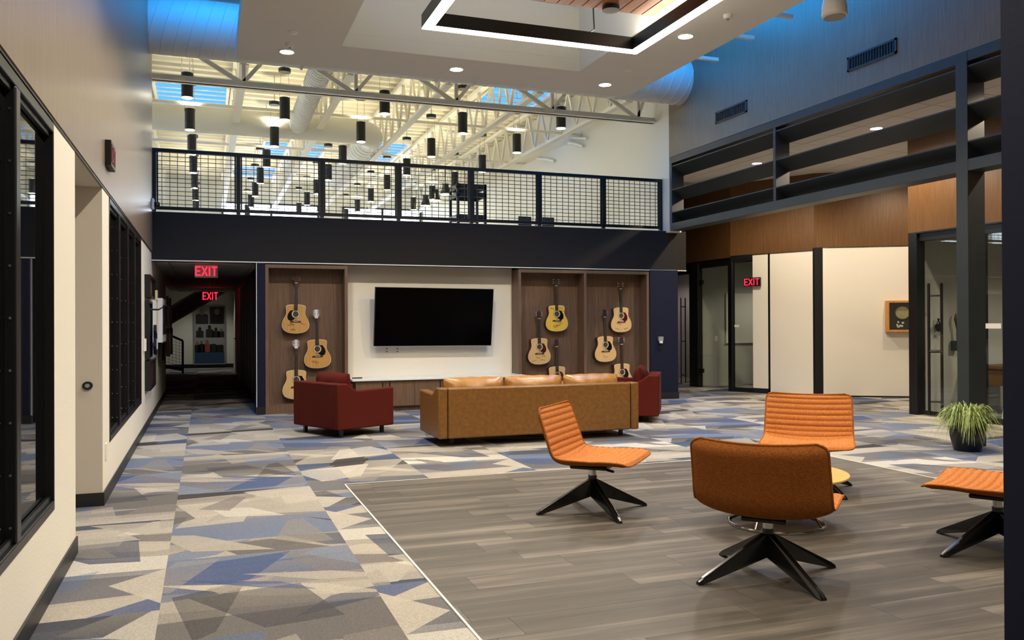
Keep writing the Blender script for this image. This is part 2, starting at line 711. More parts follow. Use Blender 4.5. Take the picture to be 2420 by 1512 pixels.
PW, PL = .226, 1.24
pm = MB().box(0, PL - .0015, 0, PW - .0015, 0, .008).build('plank', 'vinyl', fl)
n_pl = 0
ends = {14: 2.17, 16: 1.345, 17: 2.45}
for r in range(0, 50):
    y1 = VY1 - PW * r
    if y1 < -3.5:
        break
    x = ends[r] - PL * 3 if r in ends else VX0 - random.uniform(0, PL)
    while x < VX1:
        a, b = max(x, VX0), min(x + PL, VX1)
        if b - a > .02 and not (y1 < 1.5 and a > 2.6):
            if abs(b - a - PL) < 1e-4:
                o = pm if n_pl == 0 else pm.copy()
                if n_pl:
                    COL.objects.link(o)
                n_pl += 1
            else:
                o = MB().box(0, b - a - .0015, 0, PW - .0015, 0, .008).build('plank', 'vinyl', fl)
            o.location = (a, y1 - PW, 0)
        x += PL
sbox('trim_1', 'white_trim', VX0 - .012, VX0, -3.5, VY1 + .012, 0, .009)
sbox('trim_2', 'white_trim', VX0 - .012, VX1 + .012, VY1, VY1 + .012, 0, .009)
sbox('trim_3', 'white_trim', VX1, VX1 + .012, -3.5, VY1 + .012, 0, .009)

# ------------------------------------------------------------------ left wall
WY0, WY1, WZ0 = -2.2, 4.98, .43          # near window
RY0, RY1 = 5.76, 7.21                    # recessed doorway
VYA, VYB, VZ0 = 7.69, 11.38, .425        # far window
b = MB()
b.box(XL - .2, XL, -4, WY1, 0, WZ0)
b.box(XL - .2, XL, WY1, RY0, 0, ZW)
b.box(XL - .2, XL, -4, WY0, WZ0, ZW)
b.box(XL - .2, XL, RY1, VYB, 0, VZ0)
b.box(XL - .2, XL, RY1, VYA, VZ0, ZW)
b.box(XL - .2, XL, VYB, 18.2, 0, ZW)
struct(b.build('wall_left', 'white_wall'))
jamb = struct(MB().box(-1.7, XL - .2, RY1, RY1 + .15, 0, ZW).box(-1.7, XL - .2, RY0 - .15, RY0, 0, ZW).box(-1.75, -1.7, RY0, RY1, 0, ZW).build('wall_recess', 'beige_jamb'))
sbox('wall_recess_end', 'beige_jamb', XL - .2, XL - .001, RY1 - .004, RY1, 0, ZW)
sbox('ceiling_recess', 'beige_jamb', -1.75, XL - .009, RY0, RY1, ZW, ZW + .014)
up_l = struct(MB().box(XL - .25, XL + .012, -4, YB, ZW + .015, ZD + .1).build('wall_left_upper', 'laminate'))
sbox('trim_4', 'black', XL - .008, XL + .006, -4, 13.6, ZW, ZW + .014)
# rooms behind the two windows: black surfaces stand in for their darkness
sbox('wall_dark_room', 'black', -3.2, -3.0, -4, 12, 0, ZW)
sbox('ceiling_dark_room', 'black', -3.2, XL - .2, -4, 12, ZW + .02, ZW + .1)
for nm, y0, y1 in (('baseboard_left', -4, RY0), ('baseboard_left_far', RY1, 18.2)):
    sbox(nm, 'base', XL, XL + .012, y0, y1, 0, .105, bev=.003)
sbox('baseboard_recess', 'base', -1.7, XL + .012, RY1 - .016, RY1 - .004, 0, .105)
sbox('baseboard_recess_near', 'base', -1.7, XL + .012, RY0, RY0 + .012, 0, .105)


def window_unit(name, y0, y1, z0, z1, muls, label):
    """black storefront frame set in the left wall, glazing set back, mullions deep with screw heads"""
    w = T(name, label, None, (XL, y0, z0), kind='structure')
    fr = MB()
    fr.box(XL - .16, XL + .004, y0, y1, z0, z0 + .05)
    fr.box(XL - .16, XL + .004, y0, y1, z1 - .05, z1)
    fr.box(XL - .16, XL + .004, y0, y0 + .05, z0, z1)
    fr.box(XL - .16, XL + .004, y1 - .012, y1, z0, z1)
    fr.build('window_frame', 'black', w, bev=.006)
    ys = [y0 + .03] + list(muls) + [y1 - .012]
    for q in muls:
        mo = MB().box(XL - .10, XL + .004, q - .045, q + .045, z0 + .05, z1 - .05).build('mullion', 'black', w, bev=.008)
        sc = MB()
        z = z0 + .12
        while z < z1 - .1:
            sc.cyl((XL - .02, q - .046, z), (XL - .02, q - .051, z), .006, n=8)
            z += .22
        sc.build('screw_heads', 'chrome', mo)
    for a, c in zip(ys, ys[1:]):
        st = MB()
        st.box(XL - .038, XL - .015, a, c, z0 + .05, z0 + .075)
        st.box(XL - .038, XL - .015, a, c, z1 - .075, z1 - .05)
        st.build('glazing_stop', 'black', w, bev=.004)
        MB().box(XL - .055, XL - .04, a, c, z0 + .05, z1 - .05).build('pane', 'unlit_glass', w)
    return w


window_unit('window_1', WY0, WY1, WZ0, ZW - .005, [.4, 1.63, 2.86, 4.085], 'tall black framed window by the near left wall')
window_unit('window_2', VYA, VYB, VZ0, ZW - .005, [8.62, 9.54, 10.46], 'black framed window between the recess and the wall displays')

# ------------------------------------------------------------------ balcony front, upper floor, hall shell
sbox('wall_balcony', 'fascia', XL, 8.37, YB, YB + .42, ZH, 3.08)
sbox('trim_5', 'white_trim', XL, 8.37, YB - .01, YB, ZH - .012, ZH + .004)
sbox('trim_6', 'white_trim', XL, XR, YB + .1, YB + .42, 3.08, 3.095)
struct(MB().box(-8.2, 8.37, YB + .42, 33, 2.75, 3.05).box(-8.2, XL - .002, YB - .15, YB + .42, 2.75, 3.05).build('floor_upper', 'grey_wall'))
sbox('wall_hall_right', 'hall_wall', XR, XR + .25, YB - .12, 33, 3.05, ZD)
far = MB()
YF = 32.0
wins = [(.55, 4.0), (4.85, 7.9)]
wz0, wz1 = 3.5, 5.82
far.box(-8, XR + .2, YF, YF + .2, 3.05, wz0)
far.box(-8, XR + .2, YF, YF + .2, wz1, ZD)
ed = sorted([e for w in wins for e in w] + [-8, XR + .2])
for a, c in zip(ed[::2], ed[1::2]):
    far.box(a, c, YF, YF + .2, wz0, wz1)
struct(far.build('wall_hall_far', 'hall_wall'))
for k, (a, c) in enumerate(wins):
    w = T('window_%d' % (k + 3), 'bright daylight window strip on the far upper wall', None, (a, YF, wz0), kind='structure')
    f = MB()
    f.box(a, c, YF - .05, YF + .1, wz1 - .055, wz1)
    f.box(a, c, YF - .05, YF + .1, wz0, wz0 + .08)
    f.box(a, a + .08, YF - .05, YF + .1, wz0, wz1)
    f.box(c - .08, c, YF - .05, YF + .1, wz0, wz1)
    f.build('window_frame', 'black', w)
    n = 2 if c - a < 4.2 else 3
    for q in range(1, n):
        x = a + (c - a) * q / n
        MB().box(x - .04, x + .04, YF - .05, YF + .1, wz0, wz1).build('mullion', 'black', w)
    MB().box(a, c, YF + .03, YF + .04, wz0, wz1).build('pane', 'winglass', w)
lw = MB()
LX = -8
lw.box(LX - .2, LX, YB, YF, 3.05, 3.6).box(LX - .2, LX, YB, YF, 5.4, ZD)
for a, c in ((YB, 15), (19, 20), (24, 25), (29, YF)):
    lw.box(LX - .2, LX, a, c, 3.6, 5.4)
struct(lw.build('wall_hall_left', 'hall_wall'))
for k, (a, c) in enumerate(((15, 19), (20, 24), (25, 29))):
    w = T('window_%d' % (k + 20), 'tall daylight window on the left side of the upper hall', None, (LX, a, 3.6), kind='structure')
    MB().box(LX - .11, LX - .1, a, c, 3.6, 5.4).build('pane', 'winglass', w)
    MB().box(LX - .13, LX - .07, (a + c) / 2 - .04, (a + c) / 2 + .04, 3.6, 5.4).build('mullion', 'black', w)
sbox('wall_hall_front', 'hall_wall', LX, XL - .25, YB - .1, YB, 3.05, ZD)
# enclosing shell behind the camera and far right
sbox('wall_back', 'white_wall', -3.2, 15, -4.2, -4, 0, ZD)
sbox('wall_far_right', 'grey_wall', 15, 15.2, -4.2, 33, 0, ZD)
sbox('wall_shell_end', 'grey_wall', -8.2, 15.2, 32.2, 32.4, 0, 3.05)
sbox('wall_shell_end_right', 'grey_wall', XR + .2, 15.2, 32.0, 32.2, 3.05, ZD)
sbox('wall_shell_left', 'grey_wall', -8.4, -8.2, -4.2, 32.4, 0, 3.05)
sbox('wall_shell_left_upper', 'grey_wall', -8.4, -8.2, -4.2, YB, 3.05, ZD)
sbox('wall_shell_back', 'grey_wall', -8.4, -3.2, -4.2, -4, 0, ZD)
sbox('wall_far_end', 'mauve_wall', 8.4, 15, 19, 19.2, 0, 3.05)

# corrugated roof deck: ribs run left to right
dk = MB()
prof = []
y = -4.2
while y < 33:
    prof += [(y, ZD), (y + .15, ZD), (y + .19, ZD + .075), (y + .34, ZD + .075)]
    y += .38
for i in range(len(prof) - 1):
    (ya, za), (yb, zb) = prof[i], prof[i + 1]
    dk.add([(LX, ya, za), (15.2, ya, za), (15.2, yb, zb), (LX, yb, zb)], [(0, 1, 2, 3)])
dk.add([(LX, -4.3, ZD + .2), (15.3, -4.3, ZD + .2), (15.3, 33, ZD + .2), (LX, 33, ZD + .2)], [(0, 1, 2, 3)])
struct(dk.build('ceiling', 'deck'))

# ------------------------------------------------------------------ balcony railing
rl = T('balcony_railing', 'black steel balcony railing with wire mesh infill panels', 'railing', (XL, 13.7, 3.08))
px = [-.72, .483, 1.754, 2.998, 4.255, 5.497, 6.746, 7.92]
ZT, ZB_ = 4.05, 3.155
MB().box(XL + .002, XR - .002, 13.665, 13.735, ZT - .055, ZT).build('top_rail', 'black', rl, bev=.005)
for k, x in enumerate(px):
    MB().box(x - .03, x + .03, 13.67, 13.73, 3.08, ZT - .055).build('post', 'black', rl, bev=.004)
for a, c in zip(px, px[1:]):
    MB().box(a + .03, c - .03, 13.675, 13.725, ZB_ - .025, ZB_ + .025).build('bottom_rail', 'black', rl, bev=.004)
    for q in (a + .045, c - .045):
        MB().box(q - .012, q + .012, 13.69, 13.71, ZB_ + .025, ZT - .055).build('panel_edge', 'black', rl)
    wm = MB()
    nx = 11
    for q in range(1, nx):
        x = a + (c - a) * q / nx
        wm.box(x - .0042, x + .0042, 13.696, 13.704, ZB_ + .02, ZT - .05)
    for q in range(1, 13):
        z = ZB_ + (ZT - .05 - ZB_) * q / 13
        wm.box(a + .03, c - .03, 13.697, 13.705, z - .0045, z + .0045)
    wm.build('wire_mesh', 'mesh_dark', rl)

# ------------------------------------------------------------------ front truss, joists, beams
YT = 13.98
tr = T('roof_truss', 'white steel truss spanning above the balcony railing', 'truss', (XL, YT, 5.15))
MB().box(XL - .25, XR, YT - .1, YT - .012, 5.15, 5.17).box(XL - .25, XR, YT - .03, YT - .012, 5.15, 5.25).build('bottom_chord', 'struct_white', tr, label='front angle')
MB().box(XL - .25, XR, YT + .012, YT + .1, 5.15, 5.17).box(XL - .25, XR, YT + .012, YT + .03, 5.15, 5.25).build('bottom_chord', 'struct_white', tr)
MB().box(XL - .25, XR, YT - .1, YT + .1, 6.1, 6.2).build('top_chord', 'struct_white', tr)
for x in (.559, 2.333, 4.059, 5.854, 7.598, -1.2):
    for dx, w in ((-1.0, .07), (0, .055), (.72, .06)):
        top = 6.1
        if dx == 0:
            MB().bar((x + .02, YT, 5.2), (x + .02, YT, top), w, .05, (0, 1, 0)).build('web_member', 'struct_white', tr)
        else:
            x2 = x + dx * 1.55 if dx < 0 else x + dx
            if x2 < -1.5 or x2 > XR - .02:
                x2 = max(-1.5, min(XR - .02, x2))
            MB().bar((x, YT, 5.21), (x2, YT, top), w, .05, (0, 1, 0)).build('web_member', 'struct_white', tr)


def joist(x, y0, y1, z0=5.55, z1=6.5, label=None):
    j = T('bar_joist', label, 'joist', (x, y0, z0), group='white bar joists under the upper roof deck')
    MB().box(x - .07, x + .07, y0, y1, z0, z0 + .02).box(x - .03, x + .03, y0, y1, z0 + .02, z0 + .09).build('bottom_chord', 'struct_white', j)
    MB().box(x - .07, x + .07, y0, y1, z1, z1 + .08).build('top_chord', 'struct_white', j)
    k = int((y1 - y0) / .8)
    st = (y1 - y0) / k
    for q in range(k):
        a = y0 + st * q
        wb = MB()
        wb.bar((x, a, z0 + .05), (x, a + st / 2, z1), .05, .045, (1, 0, 0))
        wb.bar((x, a + st / 2, z1), (x, a + st, z0 + .05), .05, .045, (1, 0, 0))
        wb.build('web_member', 'struct_white', j)
    return j


for x, w in ((-2.9, 'leftmost, beyond the column'), (-1.3, 'above the left end of the railing'), (.6, 'second from the left end of the railing'), (2.3, 'near the branch duct'), (4.0, 'passing the duct elbow'), (5.7, 'second from the hall side wall'), (7.5, 'closest to the hall side wall')):
    joist(x, 14.1, 31.9, label='white bar joist under the hall roof, ' + w)
for y in (17.2, 20.8, 24.4, 28.0):
    tag(MB().bar((LX, y, 5.62), (XR, y, 5.62), .05, .05).build('bridging_angle', 'struct_white'), 'white bridging angle across the hall roof joists, ' + {17.2: 'nearest the railing', 20.8: 'second from the railing', 24.4: 'third from the railing', 28.0: 'nearest the far windows'}[y], 'brace', 'bridging angles under the hall roof')
for x in (-2.4, 1.5, 5.2):
    joist(x, 1.0, 12.5, 5.75, 6.45, label='white bar joist above the floating ceiling, ' + {-2.4: 'behind the cladding', 1.5: 'seen in the opening', 5.2: 'over the wood slats'}[x])
bm = T('roof_beam', 'white steel beam lit blue above the large duct', 'beam', (XL, 13.4, 6.15))
MB().box(XL, XR, 13.3, 13.5, 6.13, 6.16).build('flange', 'struct_white', bm)
MB().box(XL, XR, 13.39, 13.41, 6.16, 6.5).build('web', 'struct_white', bm)
MB().box(XL, XR, 13.3, 13.5, 6.5, 6.53).build('flange', 'struct_white', bm)
hc = T('steel_column', 'white steel column at the left end of the balcony railing', 'column', (-1.25, 14.6, 3.05))
MB().box(-1.1, -.92, 14.5, 14.52, 3.05, ZD).box(-1.1, -.92, 14.68, 14.7, 3.05, ZD).box(-1.02, -1.0, 14.52, 14.68, 3.05, ZD).build('column_shaft', 'struct_white', hc)

# ------------------------------------------------------------------ ducts
dc = T('spiral_duct', 'large round white spiral duct running wall to wall under the roof', 'duct', (XL, 13.0, 5.73))
MB().cyl((XL, 13.0, 5.68), (XR + .05, 13.0, 5.68), .41, n=48).build('duct_shell', 'duct', dc, smooth=True)
x = XL + .1
k = 0
while x < XR:
    MB().tube([(x + .12 * math.sin(a) , 13.0 + .412 * math.cos(a), 5.68 + .412 * math.sin(a)) for a in [2 * math.pi * q / 40 for q in range(40)]], .006, 5, closed=True).build('seam', 'duct', dc, smooth=True)
    x += .175
for x in (1.38, 3.5, 4.1, 6.7):
    MB().tube([(x, 13.0 + .424 * math.cos(a), 5.68 + .424 * math.sin(a)) for a in [2 * math.pi * q / 40 for q in range(40)]], .014, 6, closed=True).build('hanger_strap', 'duct', dc, smooth=True)


def bendpath(pts, rad, n=8):
    out = [Vector(pts[0])]
    for i in range(1, len(pts) - 1):
        p0, p, p1 = Vector(pts[i - 1]), Vector(pts[i]), Vector(pts[i + 1])
        a, c = (p0 - p).normalized(), (p1 - p).normalized()
        for q in range(n + 1):
            t = q / n
            out.append((p + a * rad) * (1 - t) ** 2 + p * 2 * t * (1 - t) + (p + c * rad) * t * t)
    out.append(Vector(pts[-1]))
    return out


d2 = T('hall_duct', 'white round duct crossing the upper hall and turning back at an elbow', 'duct', (3, 18.4, 5.6))
MB().tube(bendpath([(-6, 18.5, 5.62), (3.55, 18.5, 5.62), (3.55, 25, 5.62)], .7, 10), .27, 24).build('duct_shell', 'duct', d2, smooth=True, angle=60)
for q in range(20):
    y = 19.4 + q * .28
    MB().tube([(3.55 + .272 * math.cos(a), y, 5.62 + .272 * math.sin(a)) for a in [2 * math.pi * i / 24 for i in range(24)]], .008, 5, closed=True).build('seam', 'duct', d2)
d3 = T('branch_duct', 'ribbed white branch duct running from the large duct back to the hall duct', 'duct', (1.85, 16, 5.8))
MB().cyl((1.85, 13.4, 5.75), (1.85, 18.5, 5.62), .19, n=22).build('duct_shell', 'duct', d3, smooth=True)
for q in range(34):
    y = 13.9 + q * .125
    z = 5.75 - (y - 13.4) / 5.1 * .13
    MB().tube([(1.85 + .19 * math.cos(a), y, z + .19 * math.sin(a)) for a in [2 * math.pi * i / 20 for i in range(20)]], .011, 5, closed=True).build('rib', 'duct', d3)

# ------------------------------------------------------------------ floating ceiling
CX0, CX1, CY0, CY1 = .355, 5.79, -2.5, 10.99
OX0, OX1, OY0, OY1 = 1.53, 4.62, 3.2, 10.07
cl = T('ceiling_cloud', 'floating white gypsum ceiling with a rectangular opening', None, (CX0, CY1, ZC), kind='structure')
b = MB()
for bx in ((CX0, OX0, CY0, CY1), (OX1, CX1, CY0, CY1), (OX0, OX1, OY1, CY1), (OX0, OX1, CY0, OY0)):
    b.box(*bx, ZC, ZC + .16)
b.build('soffit', 'cloud', cl)
b = MB()
for bx in ((OX0 - .1, OX0, OY0 - .1, OY1 + .1), (OX1, OX1 + .1, OY0 - .1, OY1 + .1), (OX0, OX1, OY1, OY1 + .1), (OX0, OX1, OY0 - .1, OY0)):
    b.box(*bx, ZC + .161, 5.55)
b.build('upstand', 'cloud', cl)
for k, (z, pts) in enumerate(((5.2, [(1640, 1696, 143)]), (5.2, [(1736, 1780, 92)]), (5.2, [(1820, 1872, 42)]))):
    e = at(pts[0][1], pts[0][2] + 2, Z=z)
    o = T('strut_channel', 'short white strut channel poking out beside the right clad wall, ' + ('closest to the duct', 'middle of three', 'nearest the hanging speaker')[k], 'strut', (e.x - 1.6, e.y, z), group='struts above the floating ceiling')
    MB().box(e.x - 1.75, e.x, e.y - .03, e.y + .03, z, z + .045).build('channel', 'struct_white', o)
    MB().cyl((e.x - 1.6, e.y, z), (e.x - 1.6, e.y, ZC + .16), .01, n=6).build('rod', 'struct_white', o)
    MB().cyl((e.x - 1.5, e.y, z + .04), (e.x - 1.5, e.y, ZD), .008, n=6).build('rod', 'struct_white', o)

# skylights: translucent roof panels glowing with the blue evening sky
def skylight(n_, x0, x1, y0, y1, mt_, label):
    k_ = T('window_%d' % n_, label, None, (x0, y0, ZD - .03), kind='structure')
    MB().box(x0, x1, y0, y1, ZD - .012, ZD - .006).build('pane', mt_, k_)
    f = MB()
    f.box(x0 - .06, x1 + .06, y0 - .06, y0, ZD - .09, ZD).box(x0 - .06, x1 + .06, y1, y1 + .06, ZD - .09, ZD).box(x0 - .06, x0, y0, y1, ZD - .09, ZD).box(x1, x1 + .06, y0, y1, ZD - .09, ZD)
    f.build('curb', 'struct_white', k_)
    y = y0 + .19
    rb = MB()
    while y < y1:
        rb.box(x0, x1, y - .02, y + .02, ZD - .04, ZD - .013)
        y += .38
    rb.build('panel_ribs', 'deck', k_)


skylight(10, 6.15, 7.75, 8.0, 12.3, 'skylight', 'long skylight over the gap beside the right clad wall')
skylight(11, -.6, .9, 8.6, 12.3, 'skylight', 'skylight over the left end of the large duct')
for k, bx in enumerate(((-1.0, .45, 19.2, 21.5), (1.6, 3.3, 24.5, 26.8), (5.9, 7.3, 17.2, 19.2), (4.2, 5.5, 23.6, 26.4), (.9, 2.2, 28.6, 30.8))):
    skylight(12 + k, *bx, 'skylight_far', 'corrugated blue skylight panel in the upper hall roof')

# wood slats inside the opening
ws = T('wood_slat_panel', 'hanging panel of reddish wood slats inside the ceiling opening', 'ceiling panel', (3.0, 6, 4.66))
x = 2.98
while x < 4.5:
    MB().box(x, x + .125, OY0 + .1, 7.95, 4.68, 4.70).build('slat', 'slat_wood', ws, bev=.002)
    x += .14
MB().box(2.98, 4.56, 4.2, 4.26, 4.70, 4.73).box(2.98, 4.56, 7.2, 7.26, 4.70, 4.73).build('batten', 'black', ws)
for x, y in ((3.1, 7.23), (4.45, 7.23), (3.1, 4.23), (4.45, 4.23)):
    MB().cyl((x, y, 4.73), (x, y, ZD), .004, n=5).build('hanger_wire', 'fret', ws)

# LED rectangle
ZL = 4.42
lx0, lx1, ly0, ly1 = 2.09, 4.57, 4.4, 8.42
lr = T('rectangular_pendant', 'rectangular black frame pendant light with a glowing LED underside', 'light', (3.3, 6.4, ZL))
w = .11
bars = [(lx0, lx1, ly1 - w, ly1), (lx0, lx1, ly0, ly0 + w), (lx0, lx0 + w, ly0 + w, ly1 - w), (lx1 - w, lx1, ly0 + w, ly1 - w)]
for bx in bars:
    MB().box(*bx, ZL + .012, ZL + .15).build('housing', 'black', lr)
    MB().box(bx[0] + .004, bx[1] - .004, bx[2] + .004, bx[3] - .004, ZL, ZL + .012).build('diffuser', 'led', lr)
    MB().box(bx[0] + .02, bx[1] - .02, bx[2] + .02, bx[3] - .02, ZL + .15, ZL + .155).build('added_uplight', 'added_led_up', lr)  # added glow on top, brightens the upstand and joists above
for x, y in ((lx0 + .05, ly1 - .6), (lx1 - .05, ly1 - .6), (lx0 + .05, ly0 + .6), (lx1 - .05, ly0 + .6)):
    MB().cyl((x, y, ZL + .15), (x, y, ZD), .003, n=5).build('suspension_wire', 'fret', lr)
MB().tube([(3.95, 8.36, ZL + .15), (3.99, 8.3, 4.6), (3.93, 8.2, 4.8), (3.95, 7.95, 5.2), (3.95, 7.9, 6.3)], .008, 6).build('power_cord', 'black', lr)
MB().lathe([(.09, 0), (.09, .04), (.0, .041)], (3.95, 7.82, 4.63), 18).build('canopy', 'black', lr)


def downlight(x, y, z, label, energy=118, color=LEDC, angle=142):
    d = T('downlight', label, 'downlight', (x, y, z), group='recessed downlights')
    MB().tube([(x + .088 * math.cos(a), y + .088 * math.sin(a), z - .002) for a in [2 * math.pi * q / 24 for q in range(24)]], .008, 6, closed=True).build('trim_ring', 'white_trim', d, smooth=True)
    MB().lathe([(.082, -.004), (.082, -.001)], (x, y, z), 24).build('lens', 'down', d)
    lamp('downlight_beam', 'SPOT', (x, y, z - .02), energy, color, size=.08, angle=angle, blend=.5, parent=d)
    return d


where = {(0, 0): 'by the far left corner', (1, 0): 'in the middle of the far edge', (2, 0): 'by the far right corner', (2, 1): 'along the right edge'}
for j, y in enumerate((10.5, 8.42, 6.33, 4.25, 2.15, .05)):
    for i, x in enumerate((.935, 3.07, 5.21)):
        if i == 1 and j > 0:
            continue
        downlight(x, y, ZC, 'round recessed downlight in the floating ceiling, ' + where.get((i, j), '%s edge, %s row towards the viewer' % (('left', '', 'right')[i], ('first', 'second', 'third', 'fourth', 'fifth', 'sixth')[j])))


def detector(x, y, z, label, r=.05):
    d = T('smoke_detector', label, 'detector', (x, y, z))
    MB().lathe([(r, 0), (r, -.015), (r * .8, -.04), (r * .35, -.045)], (x, y, z), 20).build('housing', 'plastic', d, smooth=True)
    MB().lathe([(r * .3, -.045), (r * .3, -.056)], (x, y, z), 12).build('sensor', 'grey_plastic', d)


for p, lb in (((685, 103), 'white detector beside the far left downlight'), ((1720, 35), 'white detector near the right edge of the floating ceiling')):
    q = at(*p, Z=ZC)
    detector(q.x, q.y, ZC, lb)
for p, lb in (((692, 76), 'flat white cover plate behind the far left detector'), ((1486, 167), 'flat white cover plate near the far right downlight')):
    q = at(*p, Z=ZC)
    tag(MB().lathe([(.055, 0), (.055, -.008), (.04, -.014)], (q.x, q.y, ZC), 20).build('cover_plate', 'plastic', smooth=True), lb, 'cover plate')

# hanging bell speaker
q = at(1972, 37, Z=4.5)
sp = T('pendant_speaker', 'white bell shaped pendant speaker hanging by the right wall', 'speaker', tuple(q))
MB().lathe([(.1, -.02), (.125, 0), (.125, .02), (.12, .1), (.105, .17), (.07, .22), (.02, .235)], tuple(q), 28).build('shell', 'plastic', sp, smooth=True)
MB().lathe([(.105, -.024), (.105, -.02)], tuple(q), 24).build('grille', 'grey_plastic', sp)
MB().cyl((q.x, q.y, q.z + .23), (q.x, q.y, ZD), .005, n=6).build('cable', 'struct_white', sp)

# ------------------------------------------------------------------ right clad wall + louvre screen
wr = struct(MB().box(XR, XR + .3, 1.5, YB - .12, 4.405, ZD + .05).build('wall_right_upper', 'laminate'))
for (x0, y0, x1, y1), lb in (((2004, 172, 2120, 92), 'near dark supply air grille high on the right clad wall'), ((1692, 293, 1766, 240), 'far dark supply air grille high on the right clad wall')):
    a, c = at(x0, y0, X=XR), at(x1, y1, X=XR)
    g = T('air_grille', lb, 'grille', (XR, c.y, 4.68), group='air grilles')
    z0, z1 = 4.68, 4.87
    y0_, y1_ = c.y, a.y
    f = MB()
    f.box(XR - .015, XR, y0_, y1_, z0, z0 + .025).box(XR - .015, XR, y0_, y1_, z1 - .025, z1).box(XR - .015, XR, y0_, y0_ + .03, z0, z1).box(XR - .015, XR, y1_ - .03, y1_, z0, z1)
    f.build('grille_frame', 'steel', g)
    MB().box(XR - .003, XR, y0_ + .03, y1_ - .03, z0 + .025, z1 - .025).build('backing', 'black', g)
    k = int((y1_ - y0_) / .045)
    for q in range(1, k):
        yy = y0_ + (y1_ - y0_) * q / k
        MB().box(XR - .012, XR - .003, yy - .004, yy + .004, z0 + .025, z1 - .025).build('blade', 'steel', g)

lv = T('louvre_screen', 'charcoal steel louvre screen with angled blades on a tall post', 'screen', (XR, 7.1, 0))
XD = XR + .25
MB().box(XR, XD, 4.2, 13.4, 4.285, 4.40).build('top_beam', 'steel', lv, bev=.004)
MB().box(XR, XD, 4.2, 13.4, 3.07, 3.20).build('bottom_beam', 'steel', lv, bev=.004)
MB().box(XR - .004, XD, 7.035, 7.19, 0, 4.398).build('post', 'steel', lv, bev=.004)
MB().box(XR, XD, 10.38, 10.44, 3.20, 4.285).build('mullion', 'steel', lv, bev=.004)
MB().box(XR, XD, 13.34, 13.40, 3.20, 4.285).build('end_plate', 'steel', lv, bev=.004)
for y0, y1 in ((4.2, 7.035), (7.19, 10.38), (10.44, 13.34)):
    for zt in (4.234, 3.805, 3.40):
        MB().bar((XR + .125, y0, zt - .085), (XR + .125, y1, zt - .085), .27, .008, (.15, 0, .22)).build('blade', 'steel', lv)
        MB().box(XR + .004, XR + .02, y0, y1, zt - .012, zt + .004).build('nosing', 'steel', lv)

# ------------------------------------------------------------------ corridor behind the louvres
ct = T('ceiling_corridor', None, None, (8.2, 4, ZCOR), kind='structure')
MB().box(XD + .006, 14.9, 3, 19, ZCOR + .02, ZCOR + .1).build('grid_backing', 'grid', ct)
for i in range(8):
    for j in range(17):
        x, y = XD + .01 + i * .62, 4.0 + j * .62
        MB().box(x, x + .605, y, y + .605, ZCOR, ZCOR + .019).build('ceiling_tile', 'tile', ct)
sbox('wall_corridor_soffit', 'laminate', XR + .02, XD, 4.2, 13.4, 4.401, 4.41)
A, Bp, D = Vector((9.985, 14.49)), Vector((10.736, 12.9)), Vector((12.9, 11.545))


def vwall(mb, p, q, t, z0, z1):
    """vertical slab from p to q, thickness t to the left of p->q"""
    p, q = Vector(p), Vector(q)
    d = (q - p).normalized()
    n = Vector((-d.y, d.x)) * t
    poly = [p, q, q + n, p + n]
    return mb.add([(v.x, v.y, z) for z in (z0, z1) for v in poly], [(0, 1, 2, 3), (4, 5, 6, 7), (0, 1, 5, 4), (1, 2, 6, 5), (2, 3, 7, 6), (3, 0, 4, 7)])


def vbox(name, mat, p, q, t, z0, z1):
    return struct(vwall(MB(), p, q, t, z0, z1).build(name, mat))


ZBK = 2.735
vbox('wall_bulkhead_right', 'bulk_wood', (10.0, 9.92), (10.0, 3.0), .12, ZBK, ZCOR)
vbox('wall_bulkhead_return', 'bulk_wood', (13.2, 9.92), (10.12, 9.92), .1, ZBK, ZCOR)
vbox('wall_bulkhead_alcove', 'bulk_wood', Bp, D, .15, ZBK + .06, ZCOR)
vbox('wall_bulkhead_angled', 'bulk_wood', A, Bp, .15, ZBK + .01, ZCOR)
vbox('wall_bulkhead_far', 'bulk_wood', (10.0, 19), A, .12, ZBK - .02, ZCOR)
for k, (p, q, z) in enumerate((((10.0, 9.92), (10.0, 3.0), ZBK), (Bp, D, ZBK + .06), (A, Bp, ZBK + .01), ((10, 19), A, ZBK - .02))):
    vbox('trim_%d' % (k + 7), 'black', p, q, .16, z - .022, z)
# white walls of the alcove
dv = (Bp - A).normalized()


def on(px_, py_, p, q):
    """pixel ray onto the vertical plane through p, q"""
    d = fw * F + rt * (px_ - CX) + up * (CY - py_)
    nn = Vector((q.y - p.y, p.x - q.x))
    t = nn.dot(p) / (nn.x * d.x + nn.y * d.y)
    return CAMP + d * t


P1780, P1818, P1824, P1924, P1946 = [on(x, 900, A, Bp).xy for x in (1780, 1816, 1821, 1922, 1926)]
vbox('wall_alcove_panel', 'white_wall', P1780, P1818, .12, .1, ZBK)
vbox('wall_alcove_angled', 'white_wall', P1824, P1924, .12, 0, ZBK)
vbox('wall_alcove_core', 'black', P1818, P1824, .10, 0, ZBK)
vbox('baseboard_alcove', 'base', P1780 - dv * .02, P1824, .10, 0, .1)
C1 = on(1946, 900, Bp, D).xy
vbox('wall_alcove', 'white_wall', C1, D, .12, .03, ZBK + .05)
vbox('baseboard_alcove_back', 'base', C1, D, .11, 0, .03)
cp = MB()
n1 = Vector((-dv.y, dv.x))
cp.add([(v.x, v.y, z) for z in (0, ZBK + .05) for v in (P1924, Bp + Vector((.0, -.01)), C1, C1 + Vector((.1, .15)), P1924 + Vector((.12, .1)))], [(0, 1, 2, 3, 4), (5, 6, 7, 8, 9), (0, 1, 6, 5), (1, 2, 7, 6), (2, 3, 8, 7), (3, 4, 9, 8), (4, 0, 5, 9)])
